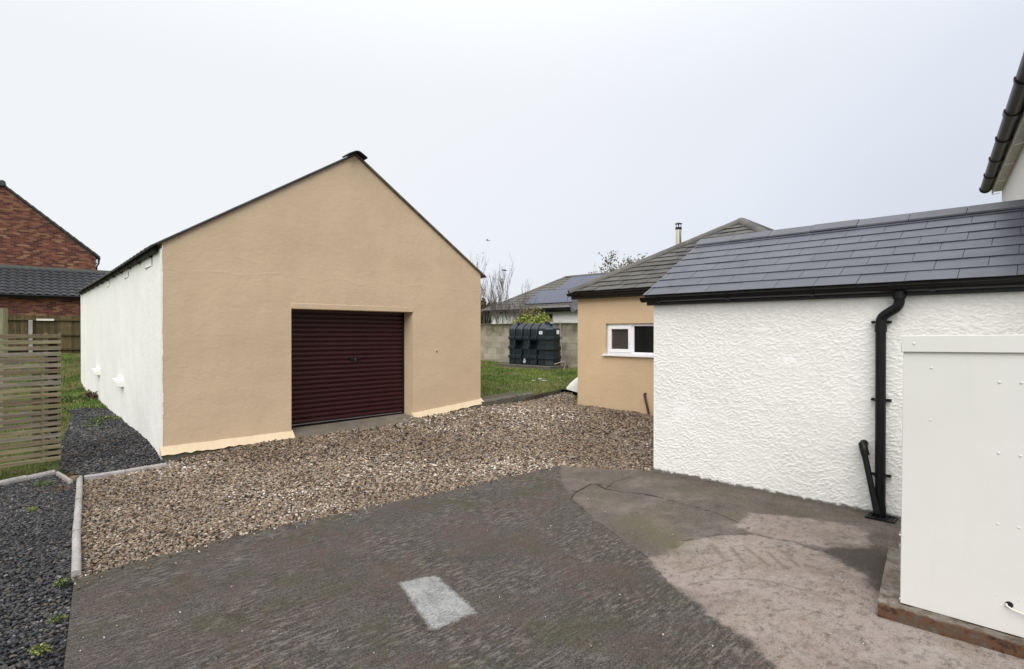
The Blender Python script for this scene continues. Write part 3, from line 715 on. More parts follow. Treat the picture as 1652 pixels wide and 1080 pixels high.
    c = m.mix(ck, c, (.022, .018, .015))
    stk = m.ramp(m.math('ADD', m.attr('strokes'), m.math('MULTIPLY', m.noise(30, 3, .6), .008)), [(.010, .62), (.030, 0.)])
    c = m.mix(stk, c, (.17, .125, .088))
    c = m.mix(m.ramp(grit, [(.34, .65), (.48, 0.)]), c, (.03, .027, .024))
    c = m.mix(m.ramp(grit, [(.55, 0.), (.7, .35)]), c, (.30, .28, .25))
    c = m.mix(m.ramp(spk, [(.70, 0.), (.74, .55)]), c, (.42, .40, .37))
    m.col(c)
    smooth = m.math('SUBTRACT', 1., m.math('MULTIPLY', bfac, .55))
    h = m.math('ADD', m.math('MULTIPLY', m.math('MULTIPLY', streak, smooth), 1.0), m.math('MULTIPLY', grit, .9))
    h = m.math('SUBTRACT', h, m.math('MULTIPLY', ck, .8)); h = m.math('SUBTRACT', h, m.math('MULTIPLY', stk, .5))
    p = m.bump(h, .85, .009); m.bump(mid, .25, .012, p)
    m.rough(m.ramp(big, [(.35, .72), (.65, .92)]))
    o = link('concrete_yard', me, m.m); o['kind'] = 'structure'; return o
yard()

# ------------------------------------------------------------------ shed
S_ANG = math.atan2(SA.y, SA.x)
shed = empty('shed', (SO.x, SO.y, 0), S_ANG, 'tan gabled shed with maroon roller door and white side wall', 'shed')
SW, SH, SP, SL, SK = 5.40, 2.80, 4.53, 11.0, .34
dx0, dx1, dz0, dz1 = 1.66, 3.815, .0, 2.0
mb = MB(); wallpoly(mb, [(0, -.1), (dx0, -.1), (dx0, dz1), (dx1, dz1), (dx1, -.1), (SW, -.1), (SW, SH), (SW/2, SP), (0, SH)], [], 0, .28)
mb.build('gable_wall', TAN, shed)
def skew_wall(x0, x1, z1, y0=.28, y1=SL):
    k = SK / SL; return [(x0 + k*y0, y0, -.2), (x1 + k*y0, y0, -.2), (x1 + k*y1, y1, -.2), (x0 + k*y1, y1, -.2)]
MB().prism(skew_wall(-.016, .24, 0, .004), (0, 0, 1), 0, SH + .12).build('side_wall', WHITE_SHED, shed)
MB().prism(skew_wall(SW - .24, SW - .003, 0), (0, 0, 1), 0, SH + .12).build('side_wall', WHITE_SHED, shed)
mb = MB(); wallpoly(mb, [(SK, -.1), (SW + SK, -.1), (SW + SK, SH), (SW/2 + SK, SP), (SK, SH)], [], SL + .002, SL + .25); mb.build('back_wall', WHITE_SHED, shed)
# white paint returned round the near corner, a thin ragged strip
mb = MB(); zz = .1
while zz < SH - .05:
    h_ = random.uniform(.05, .16); wdt = random.uniform(.003, .013); mb.box(.0, wdt, -.004, .003, zz, min(zz + h_, SH - .04)); zz += h_
mb.build('corner_paint_strip', WHITE_SHED, shed)
# corrugated sheet roof, two slopes
def slope(side):
    n = 110; ny = n; half = SW / 2 + .13; vs = []; fs = []
    for j in range(ny + 1):
        y = -.035 + (SL + .2) * j / ny; wv = .010 * math.sin(j * 2.1) if j > 1 else 0
        sag = -.02 * math.sin(math.pi * j / ny) * 1.0
        for i in range(9):
            d = half * i / 8; x = SW/2 + side * d + SK * max(y, 0) / SL; z = SP + .022 - d * (SP - SH) / (SW/2) + wv + sag * (i / 8)
            vs.append((x, y, z)); 
    for j in range(ny):
        for i in range(8):
            a = j * 9 + i; fs.append((a, a + 1, a + 10, a + 9))
    m = MB(); m.add(vs, fs); o = m.build('roof_sheet', FIBRE, shed); s = o.modifiers.new('thick', 'SOLIDIFY'); s.thickness = .018; s.offset = -side if False else 0
    return o
slope(-1); slope(1)
# thin verge trim under the sheets along the gable
for sd in (-1, 1):
    a = Vector((SW/2, -.02, SP - .0)); b = Vector((SW/2 + sd * (SW/2 + .06), -.02, SH - .035))
    MB().bar(a, b, .03, .022).build('verge_board', DARKWOOD if sd < 0 else VERGE, shed)
# ridge cap, its end standing proud over the gable
mb = MB(); prof = []
for k in range(9):
    q_ = .165 * (1 - k / 4); prof.append((q_, .062 - math.hypot(q_, .045) * .60))
pr = prof + [(p[0] * .95, p[1] - .022) for p in prof[::-1]]
mb.prism([(SW/2 + p[0], 0, SP + .005 + p[1]) for p in pr], (SK / SL, 1, 0), -.13, .12)
for q in range(12): mb.prism([(SW/2 + p[0]*.9, 0, SP - .07 + p[1]) for p in pr], (SK / SL, 1, 0), .121 + q * .92, .115 + (q + 1) * .92)
mb.build('ridge_cap', BLACKPAINT, shed)
# rafter feet and wall-plate in the dark gap of the left eave
MB().bar((.10, .1, SH - .10), (.10 + SK, SL - .1, SH - .10), .12, .12).build('wall_plate', DARKWOOD, shed)
for k in range(12):
    y = .55 + k * .9; MB().box(-.07 + SK*y/SL, .1 + SK*y/SL, y, y + .06, SH - .14, SH - .055).build('rafter_foot', DARKWOOD, shed)
MB().bar((-.045, .12, SH - .085), (-.045 + SK, SL, SH - .085), .03, .07).build('eaves_board', DARKWOOD, shed)
for y, l_ in ((.55, .5), (2.6, .4), (4.9, .45)):     # little ledges left where ventilation openings were filled
    mb = MB(); mb.box(-.024 + SK*y/SL, .0 + SK*y/SL, y, y + l_, 2.55, 2.558); mb.build('vent_ledge', WHITE_SHED, shed); MB().box(-.022 + SK*y/SL, SK*y/SL, y, y + .012, 2.56, 2.64).build('ledge_shadow_bar', DARKWOOD, shed)  # thin dark bar stands in for the vertical shadow line at each ledge
# broken remains of window sills on the side wall
for y, l_, z in ((3.15, .75, .80), (6.6, .8, .80)):
    mb = MB(); x = SK * y / SL
    mb.box(-.10 + x, .0 + x, y, y + l_ * .45, z - .09, z); mb.box(-.075 + x, .0 + x, y + l_*.45, y + l_, z - .045, z + .02); mb.box(-.09 + x, .0 + x, y + .02, y + l_*.3, z, z + .03)
    o = mb.build('window_sill', WHITE_SHED, shed, bevel=.008)
# lintel band
MB().box(dx0 - .0, dx1 + .02, -.006, .05, dz1 + .001, dz1 + .085).build('lintel', TAN, shed, bevel=.006)
# sloped render skirting
def skirt(x0, x1, zt0, zt1, zb0, zb1, o0, o1, n=26):
    mb = MB(); vs = []
    for k in range(n + 1):
        t = k / n; x = x0 + (x1 - x0) * t; j = (random.random() - .5)
        zt = zt0 + (zt1 - zt0) * t + j * .008; zb = zb0 + (zb1 - zb0) * t + random.uniform(-.012, .012); ou = o0 + (o1 - o0) * t + random.uniform(-.006, .006)
        vs += [(x, .01, zt + .03), (x, -.012, zt), (x, -ou * .55, (zt + zb) / 2 + .008), (x, -ou, zb), (x, .01, zb - .03)]
    fs = []
    for k in range(n):
        for i in range(4): a = k * 5 + i; fs.append((a, a + 5, a + 6, a + 1))
    fs += [tuple(range(5)), tuple(n * 5 + i for i in range(5))[::-1]]
    return mb.add(vs, fs)
skirt(-.03, dx0 + .02, .160, .155, .080, .082, .11, .10).build('skirting', SKIRT, shed)
skirt(dx1 - .02, SW + .03, .20, .315, .115, .25, .12, .10).build('skirting', SKIRT, shed)
MB().box(.0, dx0 - .03, -.085, .02, -.08, .075).build('footing', CONC_DK, shed)
MB().add(*(lambda q: (q, [(0,1,2,3),(4,5,6,7),(0,4,7,3),(1,5,6,2),(3,2,6,7),(0,1,5,4)]))([(dx1, -.10, 0), (SW, -.10, 0), (SW, .02, 0), (dx1, .02, 0), (dx1, -.10, .115), (SW, -.10, .25), (SW, .02, .25), (dx1, .02, .115)])).build('footing', CONC_DK, shed)
# threshold
mb = MB(); mb.add([(dx0 - .0, -.20, -.1), (dx1 + .05, -.30, -.1), (dx1 + .0, .5, -.1), (dx0, .5, -.1), (dx0, -.20, .035), (dx1 + .05, -.30, .13), (dx1, .16, .175), (dx0, .16, .15), (dx1, .5, .18), (dx0, .5, .178)],
       [(0,1,5,4), (4,5,6,7), (7,6,8,9), (0,4,7,9,3), (1,2,8,6,5), (2,3,9,8), (0,3,2,1)]); mb.build('threshold', THRESH, shed, bevel=.012)
# roller door, slat by slat
door = MB().box(dx0 + .0, dx1 - .0, .33, .35, .17, 2.05).build('roller_door', DARK, shed, smooth=False)
ns = 24; z = .215; hs = (2.02 - .215) / ns
me_s = None
prof = [(.300, 0), (.286, .006), (.276, hs * .25), (.272, hs * .5), (.276, hs * .74), (.288, hs - .012), (.304, hs - .008), (.304, hs), (.32, hs), (.32, 0)]
for k in range(ns):
    if me_s is None:
        o = MB().prism([(0, p[0], p[1]) for p in prof], (1, 0, 0), dx0 + .01, dx1 - .01).build('slat', RED, door); me_s = o.data
    else: o = link('slat', me_s, RED, door)
    o.location = (0, 0, z + k * hs)
MB().box(dx0 + .012, dx1 - .012, .275, .31, .202, .212).build('bottom_rail', METAL, door)
MB().box(dx0 + .012, dx1 - .012, .28, .31, .180, .196).build('bottom_seal', BLACKPL, door)
hx, hz = 2.84, 1.19
mb = MB(); mb.box(hx - .09, hx + .09, .258, .272, hz - .02, hz + .02); mb.tube([(hx - .07, .25, hz), (hx + .07, .25, hz)], .008); mb.build('door_handle', BLACKPAINT, door, bevel=.003)
MB().tube([(hx, .262, hz), (hx, .246, hz)], .014, 12).build('door_lock', METAL, door)
for x in (dx0, dx1 - .05): MB().box(x, x + .05, .27, .34, .17, 2.03).build('door_guide', BLACKPAINT, shed)
MB().box(.25, SW - .25, .6, .62, 0, 2.6).build('inner_lining', DARK, shed)
mb = MB(); mb.tube([(4.33, .002, 1.30), (4.33, -.012, 1.30)], .02, 12); o = mb.build('pipe_stub', TAN, shed); MB().tube([(4.33, -.011, 1.30), (4.33, -.0135, 1.30)], .013, 12).build('pipe_bore', DARK, o)

# ------------------------------------------------------------------ low kerb wall beside the shed
a0 = SO + SA * 5.36; a1 = SO + SA * 6.85
kerb = empty('kerb_wall', (a0.x, a0.y, 0), S_ANG, 'low dark broken concrete kerb between shed corner and lawn', 'kerb')
def lumpy_bar(x0, x1, y0, y1, zb, zt0, zt1, n=14, j=.012):
    vs = []; fs = []
    for k in range(n + 1):
        t = k / n; x = x0 + (x1 - x0) * t; zt = zt0 + (zt1 - zt0) * t; r = lambda: random.uniform(-j, j)
        vs += [(x, y0 + r(), zb), (x, y0 + r(), zt - .02 + r()), (x, y0 + .025 + r() * .5, zt + r()), (x, y1 + r(), zt + r()), (x, y1, zb)]
    for k in range(n):
        for i in range(4): a = k * 5 + i; fs.append((a, a + 5, a + 6, a + 1))
    fs += [tuple(range(5)), tuple(n * 5 + i for i in range(5))[::-1]]
    return MB().add(vs, fs)
lumpy_bar(.0, .96, -.09, .06, .05, .29, .325).build('kerb_length', CONC_DK, kerb)
lumpy_bar(.985, 1.45, -.11, .05, .05, .33, .35).build('kerb_length', CONC_DK, kerb)

# ------------------------------------------------------------------ edging kerbs
def edging(a, b, label, wd=.055, ht=.09, zoff=.035, mat=EDGING):
    A = G(*a); B = G(*b); A.z += zoff; B.z += zoff
    L = (B - A).length; root_ang = math.atan2(B.y - A.y, B.x - A.x)
    prof = [(-wd/2, -ht), (-wd/2, -wd*.35)] + [(wd/2 * math.sin(t), -wd*.35 + wd*.4 * math.cos(t)) for t in np.linspace(-1.35, 1.35, 7)] + [(wd/2, -wd*.35), (wd/2, -ht)]
    n = max(3, int(L / .12)); vs = []; m = len(prof)
    for k in range(n + 1):
        t = k / n; j = random.uniform(-.002, .002); jz = random.uniform(-.002, .002)
        for p in prof: vs.append((L * t, p[0] + j, p[1] + jz + (B.z - A.z) * t))
    fs = [(k*m+i, k*m+i+1, (k+1)*m+i+1, (k+1)*m+i) for k in range(n) for i in range(m - 1)] + [(k*m+m-1, k*m, (k+1)*m, (k+1)*m+m-1) for k in range(n)]
    fs += [tuple(range(m))[::-1], tuple(n*m+i for i in range(m))]
    o = MB().add(vs, fs).build('edging_kerb', mat); o.location = A; o.rotation_euler = (0, 0, root_ang)
    tag(o, label, 'kerb', 'concrete edging kerbs round the gravel'); return o
edging((121, 930), (122.5, 864), 'nearest pale edging kerb, its end touching the concrete yard')
edging((122.5, 862), (126, 812), 'short pale edging kerb in the middle of the left gravel border')
edging((126, 810), (128, 773), 'pale edging kerb running up to the corner of the gravel border')
edging((135, 773), (200, 763), 'grey rounded edging kerb along the dark path, left half')
edging((201, 763), (267, 752), 'grey rounded edging kerb ending at the shed corner')
edging((-60, 795), (40, 773), 'sandy edging kerb below the slatted panel', .07, .09, .04)
edging((41, 773), (86, 763), 'sandy edging kerb at the right foot of the slatted panel', .07, .09, .03)
edging((92, 765), (114, 779), 'thin tilted timber edging by the corner post', .03, .07, .03, EDGING)
o = MB().box(-.035, .035, -.03, .03, -.12, .05).build('edging_peg', SLAT, bevel=.004); p = G(119, 776); o.location = p; tag(o, 'small square wooden peg where the edging kerbs meet', 'peg')

# ------------------------------------------------------------------ white slate-roofed annex
AX, AN = Vector((.716, -.698)), Vector((.698, .716)); A_ANG = math.atan2(AX.y, AX.x)
def frame(ox, oy): return lambda x, y: (ox + AX.x * x + AN.x * y, oy + AX.y * x + AN.y * y)
annex = empty('annex', (CORN[0], CORN[1], 0), A_ANG, 'white roughcast outbuilding with grey slate roof and black gutter', 'outbuilding')
AL, AD, AH, AR = 3.9, 2.8, 2.10, 2.87
def rough_wall():
    st = .006; xs = np.concatenate([np.arange(0, 3.2, st), np.arange(3.2, AL, .05), [AL]]); zs = np.arange(-.05, AH - .03, st); X, Z = np.meshgrid(xs, zs); x = X.ravel(); z = Z.ravel()
    wx = (fbm(x * 14, z * 14, 31) - .5) * .035; wz = (fbm(x * 14 + 7, z * 14, 33) - .5) * .035
    u = (x + wx) * .9 + (z + wz) * .35; v = -(x + wx) * .35 + (z + wz) * 1.25
    a = fbm(u * 46, v * 66, 41, 2); b = fbm(u * 100, v * 110, 47, 2); pz = .45 + .9 * fbm(x * 3, z * 3, 55)
    h = (np.clip((a - .44) * 3.6, 0, 1) * .72 + (b - .5) * .62) * pz + .05; h = np.clip(h, 0, 1)
    low = fbm(x * 2.5, z * 2.5, 51) - .5
    dpt = -h * .0062 - low * .012
    foot = np.clip((.05 - z) / .1, 0, 1) * 0
    e = np.minimum(x, AL - x); dpt = np.where(e < .012, -.004, dpt)
    V = np.stack([x, dpt - foot, z], -1); nx, nz = len(xs), len(zs)
    i = np.arange(nx - 1)[None] + (np.arange(nz - 1) * nx)[:, None]; i = i.ravel(); Fc = np.stack([i, i + 1, i + nx + 1, i + nx], -1)
    me = bpy.data.meshes.new('front_wall'); me.vertices.add(len(V)); me.vertices.foreach_set('co', V.reshape(-1).astype(np.float32))
    me.loops.add(len(Fc) * 4); me.loops.foreach_set('vertex_index', Fc.reshape(-1).astype(np.int32))
    me.polygons.add(len(Fc)); me.polygons.foreach_set('loop_start', (np.arange(len(Fc)) * 4).astype(np.int32)); me.update()
    me.polygons.foreach_set('use_smooth', np.full(len(Fc), True))
    at = me.attributes.new('relief', 'FLOAT', 'POINT'); at.data.foreach_set('value', h.astype(np.float32))
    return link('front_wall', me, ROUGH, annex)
rough_wall()
mb = MB(); wallpoly(mb, [(.005, -.1), (AL, -.1), (AL, AH - .03), (.005, AH - .03)], [], .003, .22); mb.build('wall_core', WHITE_FAR, annex)
# gable end: pentagon in the y-z plane
gp_ = [(0, .222, -.1), (0, AD, -.1), (0, AD, AH), (0, AD / 2, AR - .04), (0, .222, AH + .06)]
MB().prism(gp_, (1, 0, 0), .008, .2).build('gable_wall', WHITE_FAR, annex)
MB().box(.2, AL, AD - .2, AD, -.1, AH - .03).build('back_wall', WHITE_FAR, annex)
run = AD / 2 + .1; rise = AR - 2.07; sl_len = math.hypot(run, rise); ey = Vector((0, run, rise)) / sl_len; eyb = Vector((0, -run, rise)) / sl_len
x0a, x1a = -.09, AL
tiles(annex, (0, -.10, 2.07), (1, 0, 0), ey, [(x0a, 0), (x1a, 0), (x1a, sl_len), (x0a, sl_len)], .352, sl_len / 8, .005, SLATE, 'slate', gap=.004, start=-.04, jit=.0015)
n_ = Vector((1, 0, 0)).cross(ey)
dk = [Vector((x, -.10, 2.07)) + ey * s for x, s in ((x0a + .02, .01), (x1a, .01), (x1a, sl_len - .01), (x0a + .02, sl_len - .01))]
MB().prism(dk, n_, -.03, -.003).build('roof_deck', DARKWOOD, annex, smooth=False)
dkb = [Vector((x, AD + .10, 2.07)) + eyb * s for x, s in ((x0a, 0), (x1a, 0), (x1a, sl_len), (x0a, sl_len))]
MB().prism(dkb, n_ * 0 + Vector((0, -eyb.z, eyb.y)) * -1 if False else Vector((0, run*0 + rise, run)).normalized(), -.02, .012).build('roof_slope', SLATE, annex, smooth=False)
# angular ridge tiles
x = x0a - .005; L = .47
while x < x1a:
    j = random.uniform(-.003, .003)
    pr = [(0, -.15, -.078), (0, 0, .012), (0, .15, -.078), (0, .15, -.095), (0, 0, -.008), (0, -.15, -.095)]
    MB().prism([(0, AD/2 + p[1], AR + .040 + p[2] + j) for p in pr], (1, 0, 0), x + .002, x + L - .003).build('ridge_tile', RIDGE, annex, smooth=False)
    x += L
# gutter
def gutter(parent, x0, x1, yb, zt, r, mat, br=.9, brx=None, name='gutter', brk=None):
    """runs along local x; back edge at y=yb, opens upward; half-round"""
    cy = yb - r; n = 9; prof = [(cy + r * math.cos(t), zt + r * math.sin(t)) for t in np.linspace(0, -math.pi, n)]
    inn = [(cy + (r - .004) * math.cos(t), zt + (r - .004) * math.sin(t)) for t in np.linspace(-math.pi, 0, n)]
    lip = [(cy - r - .006, zt + .004), (cy - r + .001, zt + .006)]
    g = MB().prism([(0, p[0], p[1]) for p in prof + lip + inn], (1, 0, 0), x0, x1).build(name, mat, parent, fix=True)
    for xe in (x0, x1 - .006): MB().prism([(0, p[0], p[1]) for p in prof], (1, 0, 0), xe, xe + .006).build('end_stop', mat, g, smooth=False)
    xs_ = brx or list(np.arange(x0 + .25, x1, br))
    for xb in xs_:
        pb = [(cy + (r + .007) * math.cos(t), zt + (r + .007) * math.sin(t)) for t in np.linspace(.15, -math.pi - .15, n)]
        pi = [(cy + (r + .001) * math.cos(t), zt + (r + .001) * math.sin(t)) for t in np.linspace(-math.pi - .15, .15, n)]
        MB().prism([(0, p[0], p[1]) for p in pb + pi], (1, 0, 0), xb - .018, xb + .018).build('gutter_bracket', brk or mat, g)
    return g
MB().box(-.07, AL, -.045, -.02, AH - .14, AH - .035).build('fascia', FASCIA, annex, bevel=.003)
gutter(annex, -.10, AL, -.048, AH - .055, .052, BLACKPL, brx=[.12, .92, 1.72, 2.62, 3.4])
# downpipe with offset
def on_annex(px, py, y=0.0):
    o_ = Vector((CORN[0] + AN.x * y, CORN[1] + AN.y * y, 0)); r = ray(px, py); c = Vector((0, 0, CAMH))
    nn = Vector((AN.x, AN.y, 0)); t = (o_ - c).dot(nn) / r.dot(nn); p = c + r * t; d = p - o_
    return (d.x * AX.x + d.y * AX.y, p.z)
DR = .040
xg, _ = on_annex(1451, 480, -.09); xd, zb = on_annex(1421, 826, -.06); _, zo1 = on_annex(1445, 495, -.08); _, zo2 = on_annex(1425, 512, -.06)
pts = bez([(xg, -.10, AH - .10), (xg, -.095, zo1), (xd, -.062, zo2), (xd, -.062, .05)], .05)
dp = MB().tube(pts, DR, 18).build('downpipe', BLACKPAINT, annex, ang=60)
MB().tube([(xg, -.10, AH - .13), (xg, -.10, AH - .165)], DR + .008, 18).build('pipe_collar', BLACKPAINT, dp, ang=60)
MB().tube([(xd, -.062, zo2 - .07), (xd, -.062, zo2 - .13)], DR + .006, 18).build('pipe_collar', BLACKPAINT, dp, ang=60)
for py in (520, 646, 768):
    _, zc = on_annex(1421, py, -.06); mb = MB(); mb.tube([(xd, -.062, zc - .012), (xd, -.062, zc + .012)], DR + .005, 18)
    mb.box(xd - .075, xd + .075, -.03, -.02, zc - .012, zc + .012)
    for s in (-1, 1): mb.tube([(xd + s * .066, -.02, zc), (xd + s * .066, -.055, zc)], .009, 8)
    mb.build('pipe_clip', BLACKPAINT, dp, ang=60)
xw0, zw0 = on_annex(1393, 718, -.05); xw1, zw1 = on_annex(1416, 826, -.12)
wp = MB().tube(bez([(xw0, .0, zw0), (xw0, -.05, zw0), (xw0 + .01, -.06, zw0 - .06), (xw1, -.13, .07)], .03), .0245, 14).build('waste_pipe', BLACKPAINT, annex, ang=60)
MB().tube([(xw0, -.01, zw0 + .008), (xw0 - .002, -.055, zw0 + .004), (xw0 + .012, -.062, zw0 - .05), (xw0 + .022, -.066, zw0 - .09)], .034, 14).build('pipe_elbow', BLACKPAINT, wp, ang=60)
fr = frame(*CORN)
gx, gy = fr(xd + .02, -.12)
gully_s = .82; gully = empty('drain_gully', (gx, gy, .035), A_ANG, 'small square black drain gully at the foot of the downpipe', 'drain')
gully.scale = (.82, .82, 1)
mb = MB(); 
for a in (((-.13, .13), (-.105, -.085)), ((-.13, .13), (.085, .105)), ((-.13, -.11), (-.085, .085)), ((.11, .13), (-.085, .085))): mb.box(a[0][0], a[0][1], a[1][0], a[1][1], -.03, .012)
mb.build('frame', BLACKPAINT, gully)
MB().box(-.11, .11, -.085, .085, -.03, -.004).build('drain_grate', DARK, gully)
mb = MB(); 
for k in range(5): mb.box(-.105 + k * .046, -.09 + k * .046, -.085, .085, -.004, .006)
mb.build('grate_bar', BLACKPAINT, gully)
MB().tube([(-.02, .06, .0), (-.02, .06, .09)], .052, 16).build('hopper', BLACKPAINT, gully, ang=60)

# ------------------------------------------------------------------ white cabinet on its plinth
PO = Vector((2.214, 3.107))
pl = empty('plinth', (PO.x, PO.y, 0), A_ANG, 'stained brown concrete step under the white cabinet', 'step')
_m = lumpy_bar(-.095, 2.1, -.062, .95, -.08, .100, .100, 60, .004); _m.v = [(x - .116 * (y + .06), y - (.013 if -.05 < y < 0 else 0), z) for x, y, z in _m.v]
o = _m.build('step_slab', PLINTH, pl, ang=50)
cab = empty('cabinet', (PO.x, PO.y, .104), A_ANG, 'tall white painted board cabinet standing on a brown step', 'cabinet')
CT = 1.625 - .104
mb = MB(); mb.add([(0, 0, 0), (2, 0, 0), (2, .6, 0), (0, .6, 0), (.012, .006, CT - .004), (2.012, .006, CT + .028), (2.012, .6, CT + .01), (.012, .6, CT - .02)],
       [(0,3,2,1),(4,5,6,7),(0,1,5,4),(1,2,6,5),(2,3,7,6),(3,0,4,7)]); mb.build('front_board', PANEL, cab, bevel=.004)
mb = MB(); y_ = -.010; mb.add([(.004, y_, CT - .088), (2, y_, CT - .058), (2, .0055, CT - .058), (.004, .0055, CT - .088), (.006, y_, CT + .004), (2.01, y_, CT + .036), (2.01, .62, CT + .022), (.006, .62, CT - .006)],
       [(0,1,2,3),(4,5,6,7),(0,1,5,4),(1,2,6,5),(0,4,7,3),(3,2,6,7)]); mb.build('top_strip', PANEL, cab, bevel=.003)
def on_cab(px, py, y=0.0):
    o_ = Vector((PO.x + AN.x * y, PO.y + AN.y * y, 0)); r = ray(px, py); c = Vector((0, 0, CAMH)); nn = Vector((AN.x, AN.y, 0))
    t = (o_ - c).dot(nn) / r.dot(nn); p = c + r * t; d = p - o_; return (d.x * AX.x + d.y * AX.y, p.z - .104)
for px, py, r_, yb in ((1463.5, 548, .004, -.010), (1486, 548, .004, -.010), (1464, 561, .0035, -.010), (1486.5, 561, .0035, -.010), (1474.5, 554.5, .0095, -.010), (1568, 560, .004, -.010), (1644, 547, .005, -.010),
        (1503, 594, .005, 0), (1613, 617, .006, 0), (1648.5, 618, .006, 0), (1502, 678, .0045, 0), (1612, 731.5, .006, 0), (1647, 736, .006, 0), (1611, 846, .006, 0), (1645, 852, .006, 0), (1610, 961, .006, 0), (1645.6, 970, .006, 0)):
    x, z = on_cab(px, py, yb + .004); bm = bmesh.new(); bmesh.ops.create_uvsphere(bm, u_segments=10, v_segments=6, radius=1)
    me = bpy.data.meshes.new('screw_head'); bm.to_mesh(me); bm.free(); shade(me, 80); o = link('screw_head', me, PANEL, cab); o.location = (x, yb + .0035, z); o.scale = (r_ * 1.1, r_ * .7, r_ * 1.1)
x, z = on_cab(1498.6, 980); 
x, z = on_cab(1630, 978, 0)
mb = MB(); mb.tube([(x - .0, -.003, z + .004), (x, .004, z + .004)], .016, 14); mb.build('cable_hole', DARK, cab)
x1_, z1_ = on_cab(1690, 1005, -.02)
MB().tube(bez([(x - .008, .01, z + .010), (x - .012, -.012, z), (x + .02, -.022, z - .012), (x + .06, -.022, z - .018), (x1_, -.02, z1_)], .01), .0045, 8).build('cable', BRACE, cab)
mb = MB()
for py in (862, 885, 902, 917):
    _, z = on_cab(1452, py); mb.box(-.006, .002, .01, .03, z - .012, z + .006)
mb.box(-.012, -.001, .03, .06, .17, .32); mb.build('side_bracket', METAL, cab)
# foam blobs of old sealant along the wall side
mb = MB()
for py in (864, 968):
    x_, z = on_cab(1453, py); mb.lathe([(.001, -.006), (.006, -.003), (.004, .004), (.001, .005)], (-.001, .010, z), 7)
mb.build('sealant', PANEL, cab)

# ------------------------------------------------------------------ main house at the right edge
HD = Vector((.612, .791)).normalized(); HE = Vector((7.74, 8.63)); H_ANG = math.atan2(-HD.y, -HD.x)
house = empty('house', (HE.x, HE.y, 0), H_ANG, 'white house wall with dark gutter at the top right', 'house')
# local +x runs towards the camera, local +y is into the house's left side's outside: check by sign below
inward = Vector((HD.y, -HD.x))          # to the right of the eave, into the house
ly = Vector((-math.sin(H_ANG), math.cos(H_ANG))); sg = 1 if ly.dot(inward) > 0 else -1
HL = 6.3; HZ = 3.93
yy = lambda a, b: (min(sg*a, sg*b), max(sg*a, sg*b))
a, b = yy(0, .3); MB().box(0, HL, a, b, -.1, HZ - .02).build('side_wall', WHITE_SHED, house)
a, b = yy(.3, 6); MB().box(0, .3, a, b, -.1, HZ - .02).build('gable_wall', WHITE_SHED, house)
a, b = yy(.3, 6); MB().box(HL - .3, HL, a, b, -.1, HZ - .02).build('gable_wall', WHITE_SHED, house)
MB().prism([(0, sg * .02, HZ - .02), (0, sg * 5.98, HZ - .02), (0, sg * 3, HZ + 2.05)], (1, 0, 0), HL - .29, HL - .002).build('gable_peak', WHITE_SHED, house)
a, b = yy(-.10, -.002); MB().box(-.03, HL, a, b, HZ - .045, HZ - .02).build('soffit', CREAMSOFF, house)
a, b = yy(-.12, -.102); MB().box(-.03, HL, a, b, HZ - .075, HZ + .06).build('fascia', CREAMSOFF, house)
g = empty('gutter', (0, 0, 0)); g.parent = house
rr = .068; cy = -.125 - rr
pr = [(sg * (cy + rr * math.cos(t)), HZ + .03 + rr * math.sin(t)) for t in np.linspace(.2, -math.pi - .2, 13)]
pi_ = [(sg * (cy + (rr - .006) * math.cos(t)), HZ + .03 + (rr - .006) * math.sin(t)) for t in np.linspace(-math.pi - .2, .2, 13)]
MB().prism([(0, p[0], p[1]) for p in pr + pi_], (1, 0, 0), -.10, HL).build('gutter_channel', BROWNIRON, g)
MB().prism([(0, p[0], p[1]) for p in pr], (1, 0, 0), -.108, -.09).build('end_stop', BROWNIRON, g)
s1 = .96
for k in range(6):
    xb = .0 + k * s1 if k else -.02
    pb = [(sg * (cy + (rr + .012) * math.cos(t)), HZ + .03 + (rr + .012) * math.sin(t)) for t in np.linspace(.2, -math.pi - .2, 13)]
    wdt = .03 if k != 4 else .07
    MB().prism([(0, p[0], p[1]) for p in pb + pr[::-1]], (1, 0, 0), xb - wdt, xb + wdt).build('gutter_joint', BROWNIRON, g)
for k in range(6):
    xb = .08 + k * s1; mb = MB(); mb.bar((xb, sg * -.115, HZ - .05), (xb + .02, sg * -.115, HZ - .11), .010, .010); mb.bar((xb + .02, sg * -.115, HZ - .11), (xb + .04, sg * -.03, HZ - .10), .008, .008)
    mb.build('eaves_bracket', UPVC, house)
rp = [Vector((-.08, sg * -.17, HZ + .12)), Vector((HL, sg * -.17, HZ + .12)), Vector((HL, sg * 3.0, HZ + 2.3)), Vector((-.08, sg * 3.0, HZ + 2.3))]
MB().prism(rp, (0, 0, 1), 0, .04).build('roof', TILEFAR, house, smooth=False)
rp = [Vector((-.08, sg * 6.33, HZ + .10)), Vector((HL, sg * 6.33, HZ + .10)), Vector((HL, sg * 3.0, HZ + 2.3)), Vector((-.08, sg * 3.0, HZ + 2.3))]
MB().prism(rp, (0, 0, 1), 0, .04).build('roof', TILEFAR, house, smooth=False)
MB().prism([(0, sg * .02, HZ - .02), (0, sg * 5.98, HZ - .02), (0, sg * 3, HZ + 2.05)], (1, 0, 0), .002, .29).build('gable_peak', WHITE_SHED, house)

